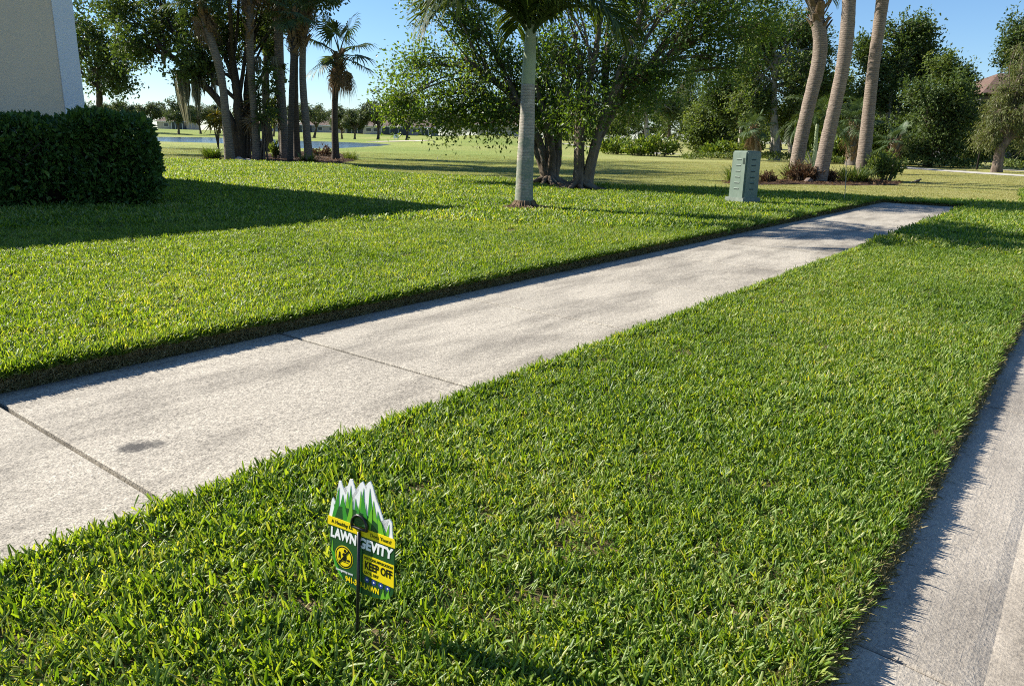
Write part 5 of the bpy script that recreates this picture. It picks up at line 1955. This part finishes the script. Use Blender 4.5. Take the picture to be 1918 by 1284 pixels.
far = [(232, 205, 188, 34, 'rounded far oak seen just right of the house'), (282, 200, 195, 22, 'small far oak left of the hanging moss'), (335, 195, 188, 30, 'far oak behind the hanging moss'), (376, 205, 196, 26, 'far oak beneath the mossy limb'),
       (412, 215, 200, 22, 'far oak behind the bending sabal palm'), (512, 205, 200, 26, 'far oak seen between the middle palms'), (588, 200, 192, 36, 'far oak right of the shaggy palm'), (640, 190, 205, 22, 'slender far oak beside the short dark palm'),
       (664, 185, 204, 24, 'far oak right of the short dark palm'), (708, 185, 184, 38, 'broad rounded far oak in front of the screened porch'), (762, 185, 189, 42, 'spreading far oak at the right end of the bank')]
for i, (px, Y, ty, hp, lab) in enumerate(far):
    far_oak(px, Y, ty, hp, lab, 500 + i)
back = [(850, 190, 205, 50, 'grey green far tree left of the lone palm'), (905, 210, 214, 40, 'far tree behind the raised green'), (1010, 200, 205, 60, 'far tree behind the twin trees'), (20, 190, 190, 60, 'far tree hidden mostly by the hedge')]
for i, (px, Y, ty, hp, lab) in enumerate(back[:3]):
    far_oak(px, Y, ty, hp, lab, 540 + i, group='trees beyond the raised green')

belt = [(180, 300, 203, 40), (250, 310, 208, 42), (320, 300, 206, 40), (395, 310, 204, 44), (470, 300, 206, 42), (540, 310, 208, 40), (610, 300, 210, 40), (680, 305, 208, 40), (745, 300, 206, 42), (815, 290, 210, 44), (880, 280, 212, 44), (950, 270, 212, 46), (1020, 260, 214, 46)]
belt_where = ['seen over the left end of the hedge', 'right of the rounded far oak', 'over the far house right of the hedge', 'behind the hanging moss', 'left of the second sabal palm', 'behind the thick sabal palm', 'right of the shaggy palm', 'right of the short dark palm', 'over the long far house', 'left of the raised green', 'over the raised green', 'left of the lone palm', 'behind the twin tree trunks']
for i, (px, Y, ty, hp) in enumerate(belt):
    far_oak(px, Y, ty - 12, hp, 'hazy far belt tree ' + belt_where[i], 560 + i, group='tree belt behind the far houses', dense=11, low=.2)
wood = [(1075, 150, 216, 52), (1140, 160, 205, 52), (1205, 165, 208, 50), (1270, 160, 214, 50), (1335, 150, 212, 50), (1400, 140, 205, 52), (1465, 130, 205, 55), (1530, 120, 208, 55), (1600, 115, 205, 55), (1670, 110, 205, 55), (1740, 105, 200, 55), (1810, 105, 205, 55), (1880, 100, 200, 60), (1950, 100, 195, 60)]
wood_where = ['between the twin tree trunks', 'right of the forked tree', 'above the lime shrubs', 'above the green mound', 'behind the bushy bright tree', 'above the cabinet', 'behind the stout pale trunk', 'behind the leftmost leaning palm', 'behind the stubby palm', 'behind the rightmost leaning palm', 'behind the broad thicket tree', 'left of the brown roof', 'right of the brown roof', 'behind the weeping tree']
for i, (px, Y, ty, hp) in enumerate(wood):
    far_oak(px, Y, ty, hp, 'deep woodland tree ' + wood_where[i], 580 + i, leaf='leaf_mid', group='trees deep in the woodland', dense=14, low=.12)

M['cream'] = plain('cream wall', (.42, .38, .34), .9, .2, .06, 1)
M['farroof'] = plain('far roof', (.20, .15, .125), .9, .15, .15, .6)
M['screen'] = plain('porch screen', (.03, .04, .05), .5, .3)
M['pane'] = plain('window glass', (.05, .06, .07), .15, .5)


def far_house(px0, px1, Y, wall_h, ridge, label, lanai=(), windows=(), base=None, roofm='farroof'):
    a, b = at_depth(px0, 250, Y), at_depth(px1, 250, Y)
    L = b[0] - a[0]
    z = float(terr((a[0] + b[0]) / 2, Y)) if base is None else base
    o = thing('far_house', ((a[0] + b[0]) / 2, Y, z), label, 'house')
    D = 10.0
    g = Geo()
    g.box((0, D / 2, wall_h / 2 - .2), (L, D, wall_h + .4))
    link('wall', g.mesh('wall'), M['cream'], o)
    e = .6
    hx, y0_, y1_ = L / 2 + e, -e, D + e
    hr_ = (y1_ - y0_) / 2
    V = np.array([(-hx, y0_, wall_h), (hx, y0_, wall_h), (hx, y1_, wall_h), (-hx, y1_, wall_h), (-hx + hr_ * .9, D / 2, ridge), (hx - hr_ * .9, D / 2, ridge)])
    rf = link('roof', mesh_np('roof', V, [np.array([[0, 1, 5, 4], [2, 3, 4, 5], [3, 2, 1, 0]]), np.array([[1, 2, 5], [3, 0, 4]])]), M[roofm], o)
    g = Geo()
    g.box((0, y0_ + .02, wall_h - .1), (2 * hx - .02, .08, .2))
    link('fascia', g.mesh('fascia'), M['white'], rf)
    for (c0, c1) in lanai:
        x0_, x1_ = (c0 - .5) * L, (c1 - .5) * L
        g = Geo()
        g.box(((x0_ + x1_) / 2, -1.35, wall_h * .48), (x1_ - x0_, 2.6, wall_h * .9))
        sc_ = link('screen_porch', g.mesh('screen'), M['screen'], o)
        n = max(3, int((x1_ - x0_) / 2.2))
        for i in range(n + 1):
            g = Geo()
            g.box((x0_ + (x1_ - x0_) * i / n, -2.70, wall_h * .48), (.10, .08, wall_h * .92))
            link('post', g.mesh('post'), M['white'], sc_)
        g = Geo()
        g.box(((x0_ + x1_) / 2, -2.72, wall_h * .95), (x1_ - x0_ + .2, .12, .18))
        link('beam', g.mesh('beam'), M['white'], sc_)
    for (c, w) in windows:
        g = Geo()
        g.box(((c - .5) * L, -.03, wall_h * .55), (w, .08, 1.2))
        wi = link('window', g.mesh('window'), M['white'], o)
        g = Geo()
        g.box(((c - .5) * L, -.06, wall_h * .55), (w - .2, .08, 1.0))
        link('pane', g.mesh('pane'), M['pane'], wi)
    return o


far_house(560, 640, 262, 2.5, 5.2, 'far house with brown roof behind the shaggy palm', lanai=((.05, .3),), windows=((.5, 1.6), (.75, 1.2)))
far_house(645, 690, 258, 2.5, 5.6, 'far house with screened porch right of the short dark palm', lanai=((.15, .85),))
far_house(680, 815, 250, 2.6, 5.6, 'long far house with pinkish roof and wide screened porch', lanai=((.28, .62), (.82, .97)), windows=((.08, 1.8), (.18, 1.8), (.72, 1.6)))
far_house(296, 352, 258, 2.6, 5.4, 'far house beyond the lake right of the hedge', lanai=((.6, .95),), windows=((.3, 1.6),))
far_house(430, 545, 262, 2.5, 5.2, 'far house glimpsed between the sabal palm trunks', lanai=((.3, .6),), windows=((.1, 1.6), (.8, 1.6)))
far_house(893, 990, 150, 2.3, 4.6, 'grey walled far house beyond the raised green', windows=((.35, 1.6), (.75, 1.6)), base=1.35)
# small white tee sign on the far bank
wp = at_depth(742, 258, 150)
ws = thing('tee_sign', (wp[0], 150, float(terr(wp[0], 150))), 'tiny white sign board on the far bank', 'sign')
g = Geo()
g.box((0, 0, .75), (1.0, .08, .7))
link('board', g.mesh('board'), M['white'], ws)
g = Geo()
g.box((-.3, 0, .2), (.08, .06, .5))
g.box((.3, 0, .2), (.08, .06, .5))
link('legs', g.mesh('legs'), M['white'], ws)

# ------------------------------------------------------------------ woodland at right
mid = dict(n_sec=6, n_twig=7, n_leaf=15, spread=.5, scale_leaf=.8, split=4)
quick('woodland_tree', 1210, 105, [(1210, 285), (1211, 240), (1209, 190)], .42, [(1180, 185, 45, 40, 0), (1230, 165, 50, 40, 2), (1205, 130, 50, 35, 0), (1150, 215, 30, 30, 3), (1265, 200, 30, 30, 2)], 'dark tree with a sunlit trunk behind the lime shrubs', 601, leaf='leaf_mid', bark='bark_pale', ln=.42, wd=.24, twig=1.8, group='woodland trees', **mid)
quick('woodland_tree', 1253, 120, [(1254, 280), (1253, 240), (1254, 200)], .3, [(1280, 170, 45, 45, 0), (1250, 215, 40, 30, 0), (1310, 205, 40, 35, 1), (1290, 125, 40, 30, 0)], 'slender trunked dark tree beyond the green mound', 602, leaf='leaf_oak', ln=.45, wd=.26, twig=2, group='woodland trees', **mid)
quick('woodland_tree', 1120, 125, [(1120, 280), (1122, 250), (1120, 225)], .4, [(1100, 225, 45, 28, 0), (1140, 240, 35, 25, 0), (1060, 235, 40, 28, 2), (1165, 225, 35, 30, 2)], 'dark tree mass behind the twin trees', 603, leaf='leaf_oak', ln=.45, wd=.26, twig=2, group='woodland trees', **mid)
quick('woodland_tree', 1320, 78, [(1318, 292), (1318, 265), (1322, 230)], .2, [(1310, 225, 40, 30, 0), (1345, 200, 40, 35, 0), (1330, 262, 45, 26, -1), (1375, 240, 35, 35, 0), (1300, 262, 25, 24, -1), (1370, 275, 30, 18, -2)], 'bushy bright green tree left of the cabinet', 604, leaf='leaf_mid', ln=.34, wd=.2, twig=1.3, group='woodland trees', **mid)
quick('woodland_tree', 1387, 72, [(1386, 296), (1386, 270), (1388, 225)], .22, [(1385, 190, 40, 40, 0), (1360, 150, 45, 40, 0), (1405, 145, 40, 40, 0), (1340, 185, 35, 30, 0)], 'dark leafy tree above the cabinet', 605, leaf='leaf_oak', bark='bark_pale', ln=.34, wd=.2, twig=1.3, group='woodland trees', **mid)
quick('woodland_tree', 1453, 66, [(1454, 292), (1452, 255), (1448, 215), (1450, 160), (1455, 100)], .4, [(1450, 75, 50, 45, 0), (1500, 60, 45, 40, 0), (1525, 95, 35, 40, 1), (1410, 115, 50, 40, 0), (1480, 130, 55, 45, -1), (1440, 180, 55, 40, 0), (1500, 190, 45, 40, 0), (1540, 150, 30, 40, 1), (1400, 205, 40, 30, 0), (1420, 65, 40, 30, 1)],
      'tall tree with a stout pale trunk left of the leaning palms', 606, leaf='leaf_mid', bark='bark_pale', ln=.34, wd=.2, twig=1.4, group='woodland trees', **mid)
quick('woodland_tree', 1484, 68, [(1480, 294), (1478, 262), (1468, 235), (1460, 215)], .22, [(1500, 228, 40, 25, 0), (1470, 225, 30, 22, 0), (1530, 240, 30, 30, 1)], 'pale forked tree just left of the leftmost leaning palm', 607, leaf='leaf_mid', bark='bark_pale', ln=.3, wd=.18, twig=1.1, group='woodland trees',
      extra=[[(1488, 270), (1496, 240), (1505, 215)]], **mid)
quick('woodland_tree', 1575, 74, [(1575, 296), (1570, 250), (1572, 200)], .3, [(1565, 150, 35, 40, 0), (1590, 190, 40, 35, 0), (1545, 200, 35, 35, 0), (1580, 230, 45, 30, 0), (1600, 250, 40, 25, 1)], 'greyish leafy tree between the leaning palms', 608, leaf='leaf_mid', ln=.34, wd=.2, twig=1.3, group='woodland trees', **mid)
quick('woodland_tree', 1665, 66, [(1668, 300), (1664, 255), (1665, 205), (1672, 150), (1680, 110)], .28, [(1690, 75, 38, 32, 0), (1730, 95, 35, 28, 0), (1655, 110, 35, 30, 0), (1745, 130, 35, 28, 1), (1700, 140, 45, 35, 0), (1635, 95, 22, 22, 1), (1630, 165, 35, 35, 0), (1665, 195, 40, 35, 1), (1720, 60, 25, 14, 0), (1715, 185, 40, 35, 0)],
      'tall tree with pale slender trunks right of the leaning palms', 609, leaf='leaf_oak', bark='bark_pale', ln=.34, wd=.2, twig=1.3, group='woodland trees', extra=[[(1655, 240), (1648, 200), (1640, 160)], [(1672, 240), (1685, 190), (1705, 140)]], **mid)
quick('woodland_tree', 1740, 56, [(1740, 308), (1742, 280), (1745, 250)], .25, [(1730, 190, 45, 35, 0), (1775, 170, 40, 35, 0), (1745, 235, 50, 35, 0), (1790, 215, 45, 35, 0), (1720, 275, 40, 28, 0), (1770, 270, 45, 28, 0)], 'broad dense thicket tree right of the leafy shrub', 610, leaf='leaf_oak', ln=.28, wd=.16, twig=1.1, group='woodland trees', **mid)
quick('woodland_tree', 1810, 58, [(1812, 306), (1810, 280), (1812, 240)], .25, [(1805, 170, 30, 35, 0), (1835, 200, 40, 35, 0), (1815, 240, 45, 35, 0), (1845, 260, 40, 30, 0), (1810, 285, 45, 20, 0), (1800, 140, 18, 22, 0), (1765, 130, 25, 20, 1)], 'dense thicket tree below the brown roof', 611, leaf='leaf_mid', ln=.28, wd=.16, twig=1.1, group='woodland trees', **mid)
quick('woodland_tree', 1690, 60, [(1690, 304), (1690, 280), (1692, 255)], .2, [(1685, 240, 40, 30, 0), (1650, 250, 35, 30, 0), (1700, 270, 35, 25, 0), (1655, 282, 30, 18, -1)], 'shadowy thicket tree behind the leafy shrub', 612, leaf='leaf_oak', ln=.28, wd=.16, twig=1.0, group='woodland trees', **mid)
quick('woodland_tree', 1905, 62, [(1910, 308), (1912, 230), (1905, 150)], .3, [(1905, 85, 30, 25, 0), (1935, 60, 45, 40, 0), (1915, 120, 40, 30, 0), (1895, 240, 45, 50, 1), (1925, 280, 40, 25, 0), (1940, 180, 50, 60, 0)], 'tall dark tree behind the weeping tree at the right edge', 613, leaf='leaf_oak', ln=.3, wd=.17, twig=1.2, group='woodland trees', **mid)
WT = gp(1866, 323)
YW = WT[1]
tree('weeping_tree', WT, rel(WT, [(1866, 323, 0), (1869, 300, 0), (1873, 280, 0), (1886, 262, 0), (1902, 240, 0)], YW), .32, .22, [blob(x, y, rx, ry, YW + dy, dp) for x, y, rx, ry, dy, dp in
     ((1905, 150, 35, 40, 0, 1.2), (1870, 205, 32, 42, 0, 1.1), (1905, 220, 35, 40, -.4, 1.1), (1855, 245, 20, 26, 0, .8), (1945, 170, 50, 70, 0, 1.6), (1930, 110, 45, 35, .4, 1.4), (1885, 170, 28, 35, .5, 1), (1940, 255, 35, 30, .2, 1))],
     'pale weeping tree with a stout leaning trunk at the right edge', seed=620, leaf='leaf_pale', bark='bark_weep', ln=.22, wd=.045, n_sec=12, n_twig=8, n_leaf=20, spread=.45, twig=.8, hang=.7, flare=1.15)
# dark post by the weeping tree
pb = gp(1829, 318)
po = thing('timber_post', pb, 'thin dark post left of the weeping tree', 'post')
g = Geo()
g.tube(np.array([(0, 0, -.1), (0, 0, .6), (.01, 0, 1.25)]), .05, 8)
link('shaft', g.mesh('shaft'), M['timber'], po)
g = Geo()
g.box((.01, 0, 1.30), (.13, .13, .09), taper=.6)
link('cap', g.mesh('cap'), M['timber'], po)
# fallen dry branch
fb = gp(1765, 307)
fo = thing('fallen_branch', fb, 'fallen dry branch tangled at the edge of the thicket', 'branch')
rng = np.random.default_rng(4)
g = Geo()
g.tube(bez(np.array([-.8, 0, .05]), np.array([.6, .2, .8]), np.array([2.0, .3, .95]), 10), np.linspace(.03, .06, 10), 6)
for i in range(26):
    a = np.array([rng.uniform(-.6, 1.5), rng.normal(0, .2), rng.uniform(.2, .8)])
    e = a + np.array([rng.normal(-.5, .4), rng.normal(0, .4), rng.uniform(-.5, .4)])
    e[2] = max(e[2], .02)
    g.tube(bez(a, (a + e) / 2 + rng.normal(0, .1, 3), e, 5), np.linspace(.02, .006, 5), 4, False)
link('limbs', g.mesh('limbs'), M['bark_pale'], fo)
# palms standing among the wood
sab_group = 'palms among the woodland'


def wsab(px, Y, axis, wpx, label, seed, **kw):
    b = at_depth(px, 290, Y)
    b[2] = float(terr(b[0], b[1]))
    A = np.array([at_depth(x, y, Y) for x, y in axis])
    A[0] = b
    return sabal(b, A, wpx * Y / F / 2, label, seed, group=sab_group, **kw)


wsab(1598, 56, [(1598, 300), (1600, 265), (1604, 225)], 20, 'stubby palm covered in pale boots behind the rightmost leaning palm', 31, boots=(.05, 1.0), boot_n=140, boot_size=1.3, n_fan=18, n_dead=3, fan_scale=1.3)
wsab(1676, 52, [(1675, 307), (1675, 285), (1677, 262)], 16, 'short palm stump with boots right of the leafy shrub', 32, boots=(.05, 1.0), boot_n=80, boot_size=1.1, n_fan=10, n_dead=2, fan_scale=.9)
wsab(1418, 62, [(1417, 293), (1418, 265), (1412, 238)], 9, 'thin palm with drooping dry leaves just above the cabinet', 33, boots=(.7, 1.0), n_fan=12, n_dead=10, fan_scale=1.1, mat='sabal')
# slim green palm with feather leaves between the leaning palms
ap = at_depth(1526, 306, 42)
ap[2] = float(terr(ap[0], ap[1]))
areca = thing('feather_palm', ap, 'slim feather palm with bright arching fronds between the leaning palms', 'palm tree')
AT = rel(ap, [(1524, 306, 0), (1527, 280, 0), (1529, 250, 0), (1531, 232, 0)], 42)
AT[0] = (0, 0, -.05)
g = Geo()
g.tube(trunk_line(AT, 20), np.linspace(.13, .08, 20), 10)
link('trunk', g.mesh('trunk', True), M['crownshaft'], areca)
for i in range(14):
    f = link('frond', PINQ[min(3, int(3.4 * i / 14))], None, areca)
    f.location = Vector(AT[-1])
    f.rotation_euler = (0, 0, i * 2.399)
    f.scale = (.85, .85, .85)
g = Geo()
for (dx, h_) in ((-.35, 1.1), (-.22, .7), (-.5, .8)):
    g.tube(np.array([(dx * .3, 0, -.05), (dx * .6, 0, h_ * .5), (dx * 1.3, .05, h_)]), [.06, .05, .03], 6)
link('sprouts', g.mesh('sprouts'), M['bark_pale'], areca)
# shrubs along the wood's edge
sh = [(1146, 286, .0, (1.9, 1.5, 1.7), 'rounded lime shrub at the left of the far path', 'leaf_lime', 75), (1195, 289, 0, (2.0, 1.5, 1.5), 'lime shrub second from the left by the far path', 'leaf_lime', 72), (1232, 289, 0, (2.2, 1.6, 2.0), 'tallest lime shrub by the far path', 'leaf_lime', 71),
      (1160, 284, 0, (2.0, 1.5, 1.7), 'darker shrub behind the lime ones', 'leaf_mid', 82), (1350, 287, 0, (2.4, 1.6, 1.5), 'bright shrub at the foot of the bushy tree', 'leaf_lime', 70), (1560, 292, 0, (1.8, 1.4, 2.2), 'yellow green shrub behind the middle leaning palm', 'leaf_lime', 60),
      (1640, 296, 0, (1.4, 1.2, 2.0), 'yellow green shrub behind the leafy shrub', 'leaf_lime', 56), (1402, 288, 0, (1.3, 1.2, 2.6), 'narrow cone shaped shrub above the cabinet', 'leaf_mid', 66)]
for i, (px, py, _, rad, lab, lf, Y) in enumerate(sh):
    b = at_depth(px, 290, Y)
    b[2] = float(terr(b[0], b[1]))
    shrub('edge_shrub', b, rad, lab, lf, 700 + i, 1500, .34, .16, group='shrubs along the edge of the wood')


def cover(px0, px1, Y, h_, label, seed, dep=1.6):
    """low trimmed groundcover band"""
    a, b = at_depth(px0, 290, Y), at_depth(px1, 290, Y)
    rng = np.random.default_rng(seed)
    c = (a + b) / 2
    c[2] = float(terr(c[0], c[1]))
    o = thing('low_hedge', c, label, 'hedge')
    L = b[0] - a[0]
    n = int(L * 260)
    P = np.column_stack([rng.uniform(-L / 2, L / 2, n), rng.normal(0, dep / 2.5, n), np.zeros(n)])
    zz = terr(P[:, 0] + c[0], P[:, 1] + c[1]) - c[2]
    top_ = h_ * (.75 + .25 * np.sin(P[:, 0] * .9 + seed)) * np.exp(-(P[:, 1] / dep) ** 2)
    P[:, 2] = zz + top_ * rng.uniform(.1, 1, n) ** .5
    D = rng.normal(size=(n, 3))
    D[:, 2] += .6
    g = Geo()
    leaves(g, P, D, .2, .11, rng)
    link('foliage', g.mesh('foliage'), M['leaf_mid'], o)['kind'] = 'stuff'


cover(1278, 1392, 67, .55, 'low dark hedge strip left of the cabinet top', 1)
cover(1422, 1500, 62, .75, 'low dark hedge strip right of the cabinet top', 2)
cover(1505, 1590, 58, .8, 'low dark hedge strip behind the leaning palms', 3)
cover(1700, 1830, 55, .9, 'low dark undergrowth along the thicket', 4)
cover(1880, 1990, 52, 1.1, 'low dark undergrowth behind the weeping tree', 5)
# brown roofed house glimpsed above the thicket
rb = at_depth(1872, 200, 80)
rb[2] = 0.0
rh = thing('roofed_house', rb, 'brown hip roofed house glimpsed above the thicket at right', 'house')
zt = at_depth(1850, 146, 80)[2]
ze = at_depth(1850, 176, 80)[2]
g = Geo()
g.box((3.0, 5, ze / 2 - .1), (9.4, 9, ze - .1))
link('wall', g.mesh('wall'), plain('grey wall', (.06, .06, .065), .8), rh)
V = np.array([(-2.4, -.6, ze), (8.4, -.6, ze), (8.4, 10, ze), (-2.4, 10, ze), (2.2, 4.7, zt + .9), (3.8, 4.7, zt + .9)])
link('roof', mesh_np('roof', V, [np.array([[0, 1, 5, 4], [2, 3, 4, 5], [3, 2, 1, 0]]), np.array([[1, 2, 5], [3, 0, 4]])]), M['rooftile'], rh)

scatter('turf_blades', gpts, grot, gscl, TUFT_GOLF, M['turf'], 'short dry golf turf beyond the lawn', 62)
